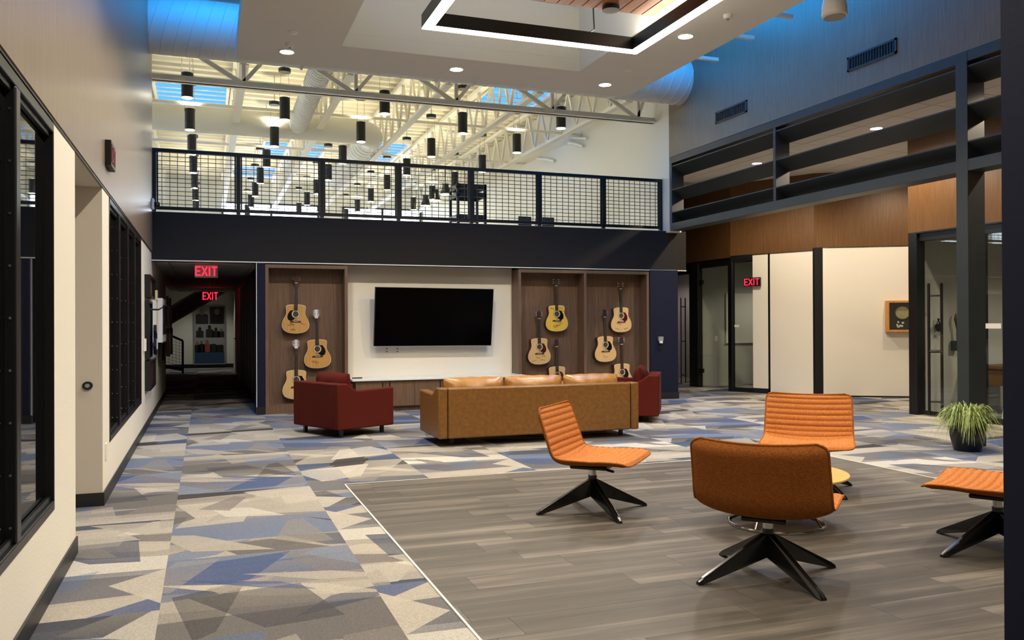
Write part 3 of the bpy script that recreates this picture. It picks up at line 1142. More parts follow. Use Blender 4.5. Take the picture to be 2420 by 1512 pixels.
tag(cp.build('corner_column', 'black'), 'black corner column between the two white alcove walls', 'column')

# glazed offices along X = 10
XO = 10.04


def ladder_handle(parent, y, z0, z1, x):
    h = MB()
    for s in (-1, 1):
        h.cyl((x + s * .055, y, z0), (x + s * .055, y, z1), .014, n=10)
    for z in (z0 + .18, z1 - .2, z0 + (z1 - z0) * .49):
        h.cyl((x - .055, y, z), (x + .055, y, z), .011, n=8)
    h.build('pull_handle', 'black', parent, smooth=True)


fr = T('door_1', 'black framed glass office front beside the tall louvre post', None, (XO, 9.9, 0), kind='structure')
MB().box(XO - .04, XO + .12, 9.76, 9.92, 0, ZBK - .022).build('frame_post', 'black', fr, bev=.004)
MB().box(XO, XO + .1, 5.0, 9.76, 2.6, ZBK - .022).build('frame_head', 'black', fr)
for y in (8.70, 6.6):
    MB().box(XO, XO + .1, y - .04, y + .04, 0, 2.6).build('frame_mullion', 'black', fr)
MB().box(XO + .03, XO + .042, 8.74, 9.72, .06, 2.57).build('glass_door', 'glass', fr)
MB().box(XO + .02, XO + .05, 8.74, 9.72, .015, .075).build('door_rail', 'black', fr)
MB().box(XO + .03, XO + .042, 5.0, 8.66, .06, 2.6).build('side_glass', 'glass', fr)
MB().box(XO, XO + .1, 5.0, 8.66, 0, .08).build('sill', 'black', fr)
hd = MB()
for x, y in ((XO - .03, 9.55), (XO + .10, 9.44)):
    hd.cyl((x, y, .03), (x, y, 1.96), .02, n=10)
for z in (.22, .96, 1.78):
    hd.cyl((XO - .03, 9.55, z), (XO + .10, 9.44, z), .013 if z != .96 else .022, n=8)
hd.build('pull_handle', 'black', fr, smooth=True)
tag(MB().box(XO + .024, XO + .03, 8.40, 8.64, 1.30, 1.37).build('name_plate', 'paper'), 'white name plate on the glass right of the tall post', 'sign')
sbox('wall_office', 'grey_wall', XO + .12, 14.9, 9.8, 9.92, 0, ZBK)
sbox('wall_office_back', 'grey_wall', 13.4, 13.5, 4, 9.8, 0, ZBK)
sbox('ceiling_office', 'tile', XO + .1, 14, 4, 9.8, 2.76, 2.8)

fr2 = T('door_2', 'black framed glass door standing left of the exit sign', None, (10.0, 15.7, 0), kind='structure')
MB().box(9.97, 10.09, 15.68, 16.02, 0, ZBK - .05).build('frame_post', 'black', fr2, bev=.004)
MB().box(10.0, 10.09, 14.5, 19, 2.56, ZBK - .042).build('frame_head', 'black', fr2)
MB().box(10.02, 10.032, 14.56, 15.64, .04, 2.56).build('glass_door', 'glass', fr2)
for z in (.32, 2.22):
    MB().box(10.0, 10.05, 15.56, 15.68, z, z + .09).build('hinge', 'black', fr2)
MB().box(9.97, 10.05, 14.44, 14.56, 0, 2.62).build('frame_post', 'black', fr2)
vwall(MB(), A + dv * .04, P1780, .012, .09, ZBK - .1).build('side_glass', 'glass', fr2)
vwall(MB(), A, P1780, .08, 0, .09).build('sill', 'black', fr2)
vwall(MB(), A, P1780, .08, ZBK - .14, ZBK - .02).build('frame_head', 'black', fr2)
pp = on(1741, 770, A, Bp)
np_ = MB()
vwall(np_, pp.xy - dv * .045 - n1 * .012, pp.xy + dv * .06 - n1 * .012, .006, pp.z - .022, pp.z + .022)
tag(np_.build('name_plate', 'paper'), 'small white name plate on the glass below the lit exit sign', 'sign')
fr3 = T('door_3', 'glass door with a tall black pull handle beside the navy wall', None, (10.0, 17.2, 0), kind='structure')
MB().box(10.02, 10.032, 16.05, 17.6, .04, 2.5).build('glass_door', 'glass', fr3)
ladder_handle(fr3, 16.32, .05, 1.95, 10.0)
MB().box(10.0, 10.08, 17.6, 17.7, 0, 2.56).build('frame_post', 'black', fr3)
MB().box(10.0, 10.05, 16.05, 17.6, 2.46, 2.56).build('door_rail', 'black', fr3)
sbox('wall_office_middle', 'grey_wall', 10.1, 14.9, 16.1, 16.2, 0, ZBK)
sbox('wall_office_end', 'mauve_wall', 10.1, 14.9, 18.4, 18.5, 0, ZBK)
struct(MB().box(10.95, 15, 13.1, 19, 2.74, 2.78).box(10.1, 10.95, 14.7, 19, 2.74, 2.78).build('ceiling_office_far', 'tile'))
q = at(1692, 800, Y=16.1)
tag(MB().box(q.x - .04, q.x + .04, 16.09, 16.099, q.z - .06, q.z + .06).build('light_switch', 'plastic', bev=.003), 'white wall switch seen through the glass door', 'switch')
wb = T('whiteboard', 'pale board hanging on the office wall behind the exit sign glass', 'board', (11.5, 16.08, 1.0))
MB().box(10.95, 12.2, 16.06, 16.09, .95, 2.05).build('panel', 'hall_wall', wb)
MB().box(10.93, 12.22, 16.05, 16.06, .93, .95).build('ledge', 'white_trim', wb)

# items inside the near office
q = at(2213, 768, Y=9.78)
hp = T('wall_hook_instrument', 'small dark instrument hanging on the office wall behind the door handle', 'instrument', (q.x, 9.78, q.z))
MB().lathe([(.02, -.1), (.055, -.04), (.055, .0), (.03, .02), (.012, .06), (.02, .1)], (q.x, 9.74, q.z), 16).build('bell', 'gloss_black', hp, smooth=True)
MB().box(q.x - .02, q.x + .02, 9.73, 9.8, q.z - .16, q.z - .11).build('hook', 'grey_plastic', hp)
q = at(2254, 785, Y=9.78)
hp = T('hanging_horn', 'tall dark horn hanging on the office wall close to the post', 'instrument', (q.x, 9.78, q.z))
MB().tube([(q.x, 9.73, q.z + .28), (q.x - .02, 9.72, q.z + .2), (q.x + .02, 9.72, q.z + .05), (q.x + .03, 9.72, q.z - .12)], [.015, .03, .025, .03], 10).build('tube', 'g_side', hp, smooth=True)
MB().box(q.x - .05, q.x + .05, 9.7, 9.79, q.z - .28, q.z - .13).build('case', 'steel', hp)
dk_ = T('desk', 'brown desk seen through the glass right of the tall post', 'desk', (11.2, 8.4, 0))
MB().box(10.9, 11.7, 8.0, 9.6, .70, .74).build('desk_top', 'bulk_wood', dk_)
MB().box(10.95, 11.65, 8.05, 8.1, .45, .70).box(10.95, 11.0, 8.05, 9.55, .45, .70).build('apron', 'bulk_wood', dk_)
for x, y in ((10.95, 8.05), (11.6, 8.05), (10.95, 9.5), (11.6, 9.5)):
    MB().box(x, x + .05, y, y + .05, 0, .45).build('leg', 'black', dk_)
lp = T('leaning_picture', 'white framed purple picture leaning behind the office glass', 'picture', (10.3, 8.3, 0))
for z, bx in ((0, None),):
    MB().bar((10.32, 8.6, .0), (10.45, 8.6, .62), .03, .02, (1, 0, 0)).build('frame_side', 'paper', lp)
    MB().bar((10.32, 8.0, .0), (10.45, 8.0, .62), .03, .02, (1, 0, 0)).build('frame_side', 'paper', lp)
    MB().bar((10.32, 8.0, .02), (10.32, 8.6, .02), .02, .03).build('frame_rail', 'paper', lp)
    MB().bar((10.45, 8.0, .62), (10.45, 8.6, .62), .02, .03).build('frame_rail', 'paper', lp)
    MB().add([(10.325, 8.0, .02), (10.325, 8.6, .02), (10.455, 8.6, .62), (10.455, 8.0, .62)], [(0, 1, 2, 3)]).build('print', plain('purple_print', '4f3f52', .4, var='6d5a6a', scale=9), lp)

# framed drum on the alcove wall
dd = (D - Bp).normalized()
nn = Vector((-dd.y, dd.x)) * -1
q0, q1 = on(2094, 748, Bp, D), on(2157, 748, Bp, D)
fd = T('framed_drum', 'honey oak shadow box holding a pale drum skin on black mat', 'frame', (q0.x, q0.y, 1.2))
zb, zt = 1.21, 1.785
DP = .13
for nm, u0_, u1_, z0, z1 in (('frame_side', -.02, .03, zb, zt), ('frame_side', .50, .55, zb, zt), ('frame_rail', .03, .50, zb, zb + .04), ('frame_rail', .03, .50, zt - .04, zt)):
    vwall(MB(), q0.xy + dd * u0_ + nn * DP, q0.xy + dd * u1_ + nn * DP, DP, z0, z1).build(nm, 'frame_wood', fd, bev=.004)
vwall(MB(), q0.xy + dd * .03 + nn * .03, q0.xy + dd * .50 + nn * .03, .03, zb + .04, zt - .04).build('mat_board', 'mat_black', fd)
cc = q0.xy + dd * .29 + nn * .05
for nm, r0_, r1_, mt_, dep in (('drum_rim', .128, .118, 'bulk_wood', .05), ('drum_head', .118, .0, 'drumskin', .058)):
    mbd = MB()
    ring = [(math.cos(2 * math.pi * k / 30), math.sin(2 * math.pi * k / 30)) for k in range(30)]
    mbd.prism([(a * r0_, c * r0_) for a, c in ring], lambda a, c, d: (q0.x + (dd * (.27 + a) + nn * d).x, q0.y + (dd * (.27 + a) + nn * d).y, 1.56 + c * .95), .03, dep)
    mbd.build(nm, mt_, fd)
rnd = random.Random(4)
ph = MB()
for k in range(9):
    u, z = .22 + rnd.uniform(-.06, .06), 1.33 + rnd.uniform(-.05, .05)
    p = q0.xy + dd * u + nn * (.034 + k * .0006)
    vwall(ph, p, p + dd * .03, .001, z, z + .035)
ph.build('photo_cutout', 'paper', fd)
vwall(MB(), q0.xy + dd * .03 + nn * .115, q0.xy + dd * .50 + nn * .115, .003, zb + .04, zt - .04).build('glazing', 'glass', fd)

# exit signs


def exit_sign(label, pos, ux, n, w, h, lit_h, face, group='lit exit signs', glow=True, squash=.85):
    pos, ux, n = Vector(pos), Vector(ux), Vector(n)
    e = T('exit_sign', label, 'exit sign', tuple(pos), group=group)
    c0 = pos - ux * (w / 2)
    MB().add([c0 + ux * (w * i) + n * (.045 * j) + Vector((0, 0, h * k)) for k in (0, 1) for j in (0, 1) for i in (0, 1)],
             [(0, 2, 3, 1), (4, 5, 7, 6), (0, 1, 5, 4), (2, 6, 7, 3), (0, 4, 6, 2), (1, 3, 7, 5)]).build('housing', face, e, bev=.004)
    lt = MB()
    wd = letters(MB(), 'EXIT', pos, ux, n, lit_h, lit_h * .14, .006, squash)
    letters(lt, 'EXIT', pos - ux * (wd / 2) + n * .047 + Vector((0, 0, (h - lit_h) / 2)), ux, n, lit_h, lit_h * .14, .006, squash)
    lt.build('lettering', 'exit_red' if glow else 'exit_off', e)
    return e


M['exit_off'] = plain('unlit_red_letters', '7a2a30', .4)
a, c = at(460, 656, Y=14.2), at(515, 626, Y=14.2)
exit_sign('red EXIT sign on a pale plate under the hallway ceiling, nearer one', ((a.x + c.x) / 2, 14.2, a.z), (1, 0, 0), (0, -1, 0), c.x - a.x, c.z - a.z, .13, 'exit_face')
YE2 = 23.5
a, c = at(485, 709, Y=YE2), at(509, 690, Y=YE2)
e2 = exit_sign('small red EXIT sign at the far end of the hallway', ((a.x + c.x) / 2, YE2, a.z), (1, 0, 0), (0, -1, 0), c.x - a.x, c.z - a.z, .17, 'mat_black', squash=.75)
MB().cyl(((a.x + c.x) / 2, YE2 + .02, c.z), ((a.x + c.x) / 2, YE2 + .02, ZH), .02, n=8).build('stem', 'white_trim', e2)
a, c = on(1762, 677, A, Bp), on(1799, 656, A, Bp)
ux = Vector((dv.x, dv.y, 0))
nv = Vector((-n1.x, -n1.y, 0))
pos = Vector(((a.x + c.x) / 2, (a.y + c.y) / 2, a.z)) + nv * .0
exit_sign('glowing red EXIT sign on a black box over the glass and white panel', pos + nv * .02, ux, nv, .36, .17, .115, 'black', squash=.95)
exit_sign('unlit EXIT sign on a black box high on the left clad wall', (XL + .012, 7.46, 2.655), (0, 1, 0), (1, 0, 0), .34, .20, .12, 'black', glow=False)

# ------------------------------------------------------------------ back wall under the balcony
YTV = 13.9
sbox('wall_tv', 'white_wall', 2.14, 5.06, YTV, YTV + .1, 0, ZH)
sbox('wall_navy_left', 'navy', .745, .866, YB, YB + .5, 0, ZH)
sbox('trim_12', 'white_trim', .735, .745, YB, YB + .04, 0, ZH)
sbox('wall_navy_right', 'navy', 7.6, 8.18, YB - .02, YB + .4, 0, ZH)
sbox('baseboard_navy_right', 'base', 7.6, 8.192, YB - .032, YB - .02, 0, .12)
sbox('baseboard_navy_left', 'base', .735, .87, YB - .012, YB, 0, .12)
sbox('wall_behind_cabinets', 'fascia', .866, 8.2, 14.0, 14.05, 0, ZH)


def cabinet(name, label, x0, x1, divs, y1):
    c = T(name, label, 'cabinet', (x0, YB, 0))
    zt = 2.33
    MB().box(x0, x1, YB, y1, .0, .09).build('plinth', 'laminate_dark', c)
    for k, x in enumerate([x0] + divs + [x1 - .05]):
        MB().box(x, x + .05, YB, y1, .09, zt).build('side_panel', 'laminate_dark', c, bev=.002)
    xs = [x0] + divs + [x1 - .05]
    for a, d in zip(xs, xs[1:]):
        MB().box(a + .05, d, YB, y1, zt - .055, zt).build('top_panel', 'laminate_dark', c)
        MB().box(a + .05, d, YB, y1, .09, .14).build('bottom_panel', 'laminate_dark', c)
        MB().box(a + .05, d, 13.84, 13.86, .14, zt - .055).build('back_panel', 'laminate_dark', c)
    return c


cabinet('display_cabinet', 'tall brown display niche left of the television with three guitars', .87, 2.14, [], 13.9)
cabinet('display_cabinet', 'wide brown display niche right of the television with two bays', 5.055, 7.595, [6.29], 13.9)

# console
cn = T('media_console', 'low brown cabinet with a white top under the television', 'console', (2.2, 13.3, 0))
MB().prism([(2.16, 13.25), (5.09, 13.25), (5.09, 13.546), (5.05, 13.546), (5.05, 13.895), (2.16, 13.895)], lambda u, v, d: (u, v, d), .495, .525).build('worktop', 'counter', cn, bev=.004)
MB().box(2.25, 5.03, 13.36, 13.895, 0, .08).build('plinth', 'laminate_dark', cn)
MB().box(2.22, 5.05, 13.31, 13.895, .08, .495).build('carcass', 'laminate_dark', cn)
for k in range(6):
    a = 2.22 + 2.83 / 6 * k
    d = MB().box(a + .002, a + 2.83 / 6 - .002, 13.29, 13.31, .085, .49).build('door', 'laminate_dark', cn, bev=.002)
    hx = a + (.42 if k % 2 == 0 else .06)
    MB().box(hx, hx + .012, 13.275, 13.29, .36, .47).build('handle', 'black', d)
rm = at(843, 889, Z=.54)
tag(MB().box(2.2, 2.36, 13.5, 13.55, .525, .542).build('remote_control', 'black', bev=.004), 'slim black remote lying on the left end of the white console top', 'remote')

# television, tilted
tv = T('television', 'large black flat television tilted on the white wall', 'television', (3.62, 13.75, 1.5))
cs = [at(887, 678, Y=13.62), at(1167, 683, Y=13.62), at(1161, 817, Y=13.73), at(883, 819, Y=13.73)]
nrm = (cs[1] - cs[0]).cross(cs[3] - cs[0]).normalized()
if nrm.y < 0:
    nrm = -nrm
vs = cs + [p + nrm * .05 for p in cs]
MB().add(vs, [(0, 1, 2, 3), (4, 5, 6, 7), (0, 1, 5, 4), (1, 2, 6, 5), (2, 3, 7, 6), (3, 0, 4, 7)]).build('bezel', 'black', tv, bev=.004)
ctr = sum(cs, Vector()) / 4
MB().add([ctr + (p - ctr) * .988 - nrm * .003 for p in cs] + [ctr + (p - ctr) * .988 for p in cs], [(0, 1, 2, 3), (4, 5, 6, 7), (0, 1, 5, 4), (1, 2, 6, 5), (2, 3, 7, 6), (3, 0, 4, 7)]).build('screen', 'tv', tv)
MB().add([cs[3] - nrm * .004, cs[2] - nrm * .004, cs[2] - nrm * .004 + Vector((0, 0, .014)), cs[3] - nrm * .004 + Vector((0, 0, .014))], [(0, 1, 2, 3)]).build('lower_bezel', 'grey_plastic', tv)
MB().box(3.3, 3.9, 13.72, YTV, 1.3, 1.65).build('wall_mount', 'black', tv)
for x_, lb in ((914, 'left white wall outlet below the television'), (939, 'right white wall outlet below the television')):
    q = at(x_, 827, Y=YTV)
    o = T('wall_outlet', lb, 'outlet', tuple(q), group='outlets under the television')
    MB().box(q.x - .04, q.x + .04, YTV - .008, YTV, q.z - .065, q.z + .065).build('plate', 'plastic', o, bev=.003)
    for dz in (-.025, .025):
        MB().box(q.x - .015, q.x + .015, YTV - .01, YTV - .008, q.z + dz - .012, q.z + dz + .012).build('socket', 'grey_plastic', o)
q = at(1560, 803, Y=YB - .02)
fa = T('fire_alarm_pull', 'small grey alarm device and keypad on the navy wall', 'alarm', tuple(q))
MB().box(q.x - .05, q.x + .05, YB - .06, YB - .02, q.z - .02, q.z + .06).build('body', 'grey_plastic', fa, bev=.005)
MB().lathe([(.035, 0), (.035, .03), (.02, .04)], (q.x, YB - .05, q.z - .06), 16).build('horn', 'plastic', fa, smooth=True)
MB().box(q.x - .02, q.x + .02, YB - .03, YB - .02, q.z - .2, q.z - .14).build('key_switch', 'black', fa, bev=.003)

# ------------------------------------------------------------------ guitars
OUT = [(0, 0), (.015, .08), (.05, .135), (.11, .178), (.2, .203), (.3, .21), (.4, .203), (.5, .184), (.6, .158), (.68, .146), (.75, .145), (.82, .149), (.89, .153), (.94, .149), (.975, .128), (.993, .085), (1, .03)]
BH = .455


def guitar(label, px_, ptop, pbot, wood_, pick, side=1, head='rosewood', signed=0, tilt=0, seed=1, blade=False):
    """acoustic guitar hung flat on the niche back: pixel column and top/bottom rows"""
    a, c = at(px_, ptop, Y=13.74), at(px_, pbot, Y=13.74)
    Ht = a.z - c.z
    k = Ht / .93
    g = T('acoustic_guitar', label, 'guitar', (c.x, 13.74, c.z), group='signed guitars hung in the display niches', local=True)
    g.rotation_euler = (0, math.radians(tilt), 0)
    g.scale = (k, 1, k)
    poly = [(w, t * BH) for t, w in OUT] + [(-w, t * BH) for t, w in OUT[::-1][:-1]]
    fx = lambda a_, b_, d: (a_, d, b_)
    bd = MB().prism(poly, fx, -.012, .09).build('body', 'g_side', g, smooth=True, bev=.004)
    big = lambda s: [(x * s, BH / 2 + (z - BH / 2) * s) for x, z in poly]
    MB().prism(big(1.0), fx, -.0145, -.012).build('binding', 'g_bind', g)
    MB().prism(big(.972), fx, -.017, -.0145).build('soundboard', wood_, g)
    ring = lambda r, cx=0, cz=.305: [(cx + r * math.cos(2 * math.pi * i / 28), cz + r * 1.0 * math.sin(2 * math.pi * i / 28)) for i in range(28)]
    MB().prism(ring(.064), fx, -.0185, -.017).build('rosette', 'rosewood', g)
    MB().prism(ring(.058), fx, -.0195, -.0185).build('rosette_ring', 'g_bind', g)
    MB().prism(ring(.046), fx, -.0205, -.0195).build('sound_hole', 'hole', g)
    if pick:
        pts = []
        for i in range(15):
            t = math.radians(70 - 150 * i / 14)
            pts.append((side * .066 * math.cos(t), .305 + .066 * math.sin(t)))
        pts += [(side * .035, .215), (side * .075, .195), (side * .115, .215), (side * .128, .26), (side * .118, .305), (side * .085, .36)]
        if side < 0:
            pts = pts[::-1]
        MB().prism(pts, fx, -.0188, -.017).build('pickguard', pick, g)
    br = MB().prism([(-.08, .178), (.08, .178), (.085, .19), (.06, .2), (-.06, .2), (-.085, .19)], fx, -.027, -.017).build('bridge', 'rosewood', g)
    MB().box(-.04, .04, -.03, -.027, .188, .193).build('saddle', 'pearl', br)
    zf0, zf1 = .36, .79
    MB().add([(x, y, z) for y in (-.024, -.016) for x, z in ((-.029, zf0), (.029, zf0), (.022, zf1), (-.022, zf1))], [(0, 1, 2, 3), (4, 5, 6, 7), (0, 1, 5, 4), (1, 2, 6, 5), (2, 3, 7, 6), (3, 0, 4, 7)]).build('fretboard', 'rosewood', g)
    MB().box(-.021, .021, -.016, .01, BH - .01, zf1).build('neck', 'g_side', g, bev=.004)
    frs = MB()
    for q in range(1, 17):
        z = zf0 + .02 + (zf1 - zf0 - .02) * (2 ** (-(q - 1) / 14) - .43) / .57
        frs.box(-.024, .024, -.0262, -.024, z - .0018, z + .0018)
    frs.build('frets', 'fret', g)
    MB().box(-.023, .023, -.028, -.016, zf1, zf1 + .008).build('nut', 'pearl', g)
    hp_ = [(-.02, zf1 + .008), (.02, zf1 + .008), (.042, .83), (.036, .915), (.012, .93), (0, .922), (-.012, .93), (-.036, .915), (-.042, .83)]
    MB().prism(hp_, fx, -.018, .004).build('headstock', head, g, bev=.002)
    for sx in (-1, 1):
        for q in range(3):
            z = .843 + q * .03
            MB().cyl((sx * .026, -.018, z), (sx * .026, -.032, z), .0065, n=8).cyl((sx * .036, -.01, z), (sx * .062, -.01, z), .0075, n=8).build('tuning_peg', 'chrome', g, smooth=True)
    st = MB()
    for q in range(6):
        x = -.0175 + q * .007
        st.bar((x, -.0275, .19), (x * .9, -.027, zf1 + .004), .0011, .0011)
    st.build('strings', 'fret', g)
    rn = random.Random(seed)
    for q in range(signed):
        cx, cz = rn.uniform(-.11, .12), rn.uniform(.05, .16)
        if signed > 4 and q % 3 == 0:
            cx, cz = rn.choice((-.1, .1)) + rn.uniform(-.02, .02), rn.uniform(.33, .42)
        pts = []
        an = rn.uniform(-.4, .5)
        for i in range(14):
            u = (i / 13 - .5) * rn.uniform(.06, .1)
            v = .014 * math.sin(i * rn.uniform(1.3, 2.4)) + rn.uniform(-.006, .006)
            pts.append((cx + u * math.cos(an) - v * math.sin(an), -.0175, cz + u * math.sin(an) + v * math.cos(an)))
        MB().tube(pts, .0022, 4).build('signature', 'ink', g)
    return g


guitar('glossy natural guitar with black pickguard hung top in the left niche', 698, 648, 788, 'g_amber', 'pick_black', -1, 'g_side', 4, 1.0, 2)
guitar('amber guitar with white headstock and signed pickguard in the left niche', 751, 731, 870, 'g_amber', 'pick_black', 1, 'pearl', 2, -1.5, 3)
guitar('pale guitar with white headstock half hidden by the left red armchair', 700, 802, 943, 'g_nat', 'pick_black', 1, 'pearl', 0, 0, 4)
guitar('bright yellow guitar covered in signatures with a black pickguard', 1316, 657, 783, 'g_yellow', 'pick_black', 1, 'rosewood', 9, -1.2, 5)
guitar('pale guitar with a dark red pickguard and signatures, left of the yellow one', 1274.5, 734, 861, 'g_nat', 'pick_red', 1, 'g_side', 4, -.6, 6)
guitar('pale guitar below the yellow one, half hidden by the sofa', 1317, 800, 928, 'g_nat', 'pick_red', 1, 'g_side', 0, -1.2, 7)
guitar('pale guitar with a red pickguard hung top in the rightmost bay', 1468, 665, 785, 'g_nat', 'pick_red', 1, 'g_side', 3, -1.2, 8)
guitar('pale guitar with a black pickguard hung lower left in the rightmost bay', 1431, 731, 855, 'g_nat', 'pick_black', 1, 'rosewood', 1, -1.4, 9)
guitar('pale guitar at the bottom of the rightmost bay behind the sofa end', 1470, 795, 920, 'g_nat', 'pick_black', 1, 'rosewood', 0, -1, 10)

# ------------------------------------------------------------------ hallway under the balcony
XH = .80
sbox('wall_hall_lower_end', 'hall_wall', -6, 2.2, 28.8, 29, 0, 2.75)
sbox('baseboard_hall_end', 'base', -6, 2.2, 28.788, 28.8, 0, .13)
hcg = T('ceiling_hallway', None, None, (XL, YB, ZH), kind='structure')
MB().box(XL - .2, XH + .2, YB + .3, 26.3, ZH + .02, ZH + .1).build('grid_backing', 'grid', hcg)
for j in range(10):
    for x0, x1 in ((XL, -.53), (-.52, .09), (.10, .71), (.72, XH)):
        y = YB + .32 + j * 1.25
        MB().box(x0 + .006, x1 - .006, y, y + 1.235, ZH, ZH + .019).build('ceiling_tile', 'halltile', hcg)
sbox('wall_hallway_left', 'fascia', XL - .2, XL - .02, 18.2, 18.3, 0, ZH)
# storefront glazing on the right of the hallway
sf = T('window_6', 'black framed interior glazing along the right of the hallway', None, (XH, 14.2, 0), kind='structure')
for y in (14.1, 15.3, 16.5, 17.7, 19.0, 20.3, 21.6):
    MB().box(XH, XH + .1, y - .03, y + .03, 0, ZH).build('mullion', 'black', sf)
MB().box(XH, XH + .1, 14.05, 21.6, 0, .1).build('sill', 'black', sf)
MB().box(XH, XH + .1, 14.05, 21.6, 2.26, ZH).build('head', 'black', sf)
for y0, y1 in zip((14.1, 15.3, 16.5, 17.7, 19.0, 20.3), (15.3, 16.5, 17.7, 19.0, 20.3, 21.6)):
    MB().box(XH + .04, XH + .05, y0 + .03, y1 - .03, .1, 2.26).build('pane', 'unlit_glass', sf)
sbox('wall_hallway_right', 'hall_wall', XH + .02, XH + .2, 21.6, 24.5, 0, ZH)
dr = T('door_4', 'white door standing open at the right end of the hallway', None, (XH, 26, 0), kind='structure')
MB().box(XH + .05, XH + .1, 24.6, 25.6, 0, 2.3).build('door_leaf', 'hall_wall', dr)
MB().box(XH, XH + .15, 24.5, 24.6, 0, ZH).box(XH, XH + .15, 25.6, 25.7, 0, ZH).build('door_jamb', 'white_trim', dr)
MB().cyl((XH - .04, 24.75, 1.0), (XH - .04, 24.9, 1.0), .015, n=8).cyl((XH - .04, 24.78, 1.0), (XH + .06, 24.78, 1.0), .012, n=8).build('lever_handle', 'black', dr)
sbox('wall_hallway_far_right', 'hall_wall', XH + .05, XH + .25, 25.7, 29, 0, 2.75)

# poster at the end of the hallway
a, c = at(457, 862, Y=28.75), at(533, 722, Y=28.75)
po = T('framed_poster', 'tall silver framed poster of dark portrait groups over a blue band', 'poster', (a.x, 28.75, a.z))
pw, ph_ = c.x - a.x, c.z - a.z
pz = lambda t: a.z + ph_ * t
pxx = lambda t: a.x + pw * t
for nm, bx in (('frame_side', (0, .04, 0, 1)), ('frame_side', (.96, 1, 0, 1)), ('frame_rail', (.04, .96, 0, .02)), ('frame_rail', (.04, .96, .98, 1))):
    MB().box(pxx(bx[0]), pxx(bx[1]), 28.73, 28.8, pz(bx[2]), pz(bx[3])).build(nm, 'grey_plastic', po)
for nm, z0, z1, x0, x1, mt_ in (('blue_band', .02, .21, .04, .96, 'poster_blue'), ('portrait_band', .21, .46, .04, .96, 'poster_grey'), ('portrait_band', .46, .69, .04, .96, 'poster_grey'), ('portrait_band', .69, .98, .04, .5, 'poster_grey'), ('portrait_band', .69, .98, .5, .96, 'poster_dark')):
    MB().box(pxx(x0), pxx(x1), 28.76, 28.79, pz(z0), pz(z1)).build(nm, mt_, po)


def figure(cx, z0, z1, hr, mt_, face='poster_skin'):
    w = hr * 2.3
    pts = [(-w, z0)] + [(w * math.cos(math.radians(180 - q * 18)), z0 + (z1 - z0) * (.55 + .12 * math.sin(math.radians(q * 18)))) for q in range(11)] + [(w, z0)]
    MB().prism([(pxx(cx) + x * pw, pz(z)) for x, z in pts], lambda u, v, d: (u, d, v), 28.752, 28.76).build('portrait_shoulders', mt_, po)
    hd_ = [(pxx(cx) + hr * pw * math.cos(q / 16 * 6.283), pz(z0 + (z1 - z0) * .8) + hr * pw * 1.3 * math.sin(q / 16 * 6.283)) for q in range(16)]
    MB().prism(hd_, lambda u, v, d: (u, d, v), 28.747, 28.752).build('portrait_head', face, po)


for cx, z0, z1, hr, mt_, fc in ((.27, .69, .95, .085, 'poster_dark', 'poster_skin'), (.73, .69, .95, .08, 'mat_black', 'poster_skin'),
                            (.2, .46, .64, .05, 'poster_dark', 'mat_black'), (.5, .46, .68, .05, 'poster_dark', 'mat_black'), (.7, .46, .63, .05, 'mat_black', 'poster_dark'), (.86, .46, .62, .045, 'poster_dark', 'poster_skin'),
                            (.12, .21, .4, .045, 'mat_black', 'poster_skin'), (.25, .21, .42, .045, 'mat_black', 'poster_skin'), (.42, .21, .43, .055, 'poster_red', 'poster_skin'), (.62, .21, .42, .045, 'poster_dark', 'poster_grey'), (.82, .21, .4, .05, 'mat_black', 'poster_grey')):
    figure(cx, z0, z1, hr, mt_, fc)

# stair at the end of the hallway
sr = T('staircase', 'dark steel stair with mesh guard rising at the hallway end', 'staircase', (-1.5, 25, 0))
tl = at(505, 688, Y=26.6)
lo = at(395, 752, Y=26.6)
s_dir = (tl - lo)
MB().bar(lo - s_dir * .6, tl + s_dir * .8, .34, .06, (0, 1, 0)).build('stringer', 'black', sr)
MB().bar(lo - s_dir * .6 + Vector((0, .0, -.22)), tl + s_dir * .8 + Vector((0, 0, -.22)), .05, .08, (0, 1, 0)).build('lower_edge', 'grey_plastic', sr)
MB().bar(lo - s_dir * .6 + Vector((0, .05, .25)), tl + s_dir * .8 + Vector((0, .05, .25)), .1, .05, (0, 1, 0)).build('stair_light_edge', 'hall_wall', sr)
p0, p1 = at(432, 880, Y=25.8), at(432, 805, Y=25.8)
q0_, q1_ = at(397, 868, Y=25.8), at(397, 790, Y=25.8)
MB().box(p0.x - .03, p0.x + .03, 25.77, 25.83, 0, p1.z).build('newel_post', 'black', sr)
MB().bar(p1, p1 + (q1_ - p1) * 3, .06, .05, (0, 1, 0)).build('handrail', 'black', sr)
MB().bar((p0.x, 25.8, .12), (p0.x - 1.5, 25.8, .45), .1, .05, (0, 1, 0)).build('base_rail', 'black', sr)
gm = MB()
for k in range(1, 12):
    x = p0.x - k * .09
    t = (p1.x - x) / (p1.x - q1_.x)
    gm.bar((x, 25.8, .15 + .22 * k * .09), (x, 25.8, p1.z + (q1_.z - p1.z) * t), .008, .008)
for k in range(1, 9):
    z = .12 + (p1.z - .12) * k / 9
    gm.bar((p0.x, 25.8, z), (p0.x - 1.0, 25.8, z + .3), .008, .008)
gm.build('wire_mesh', 'mesh_dark', sr)

# ------------------------------------------------------------------ things hung on the left wall
XW = XL


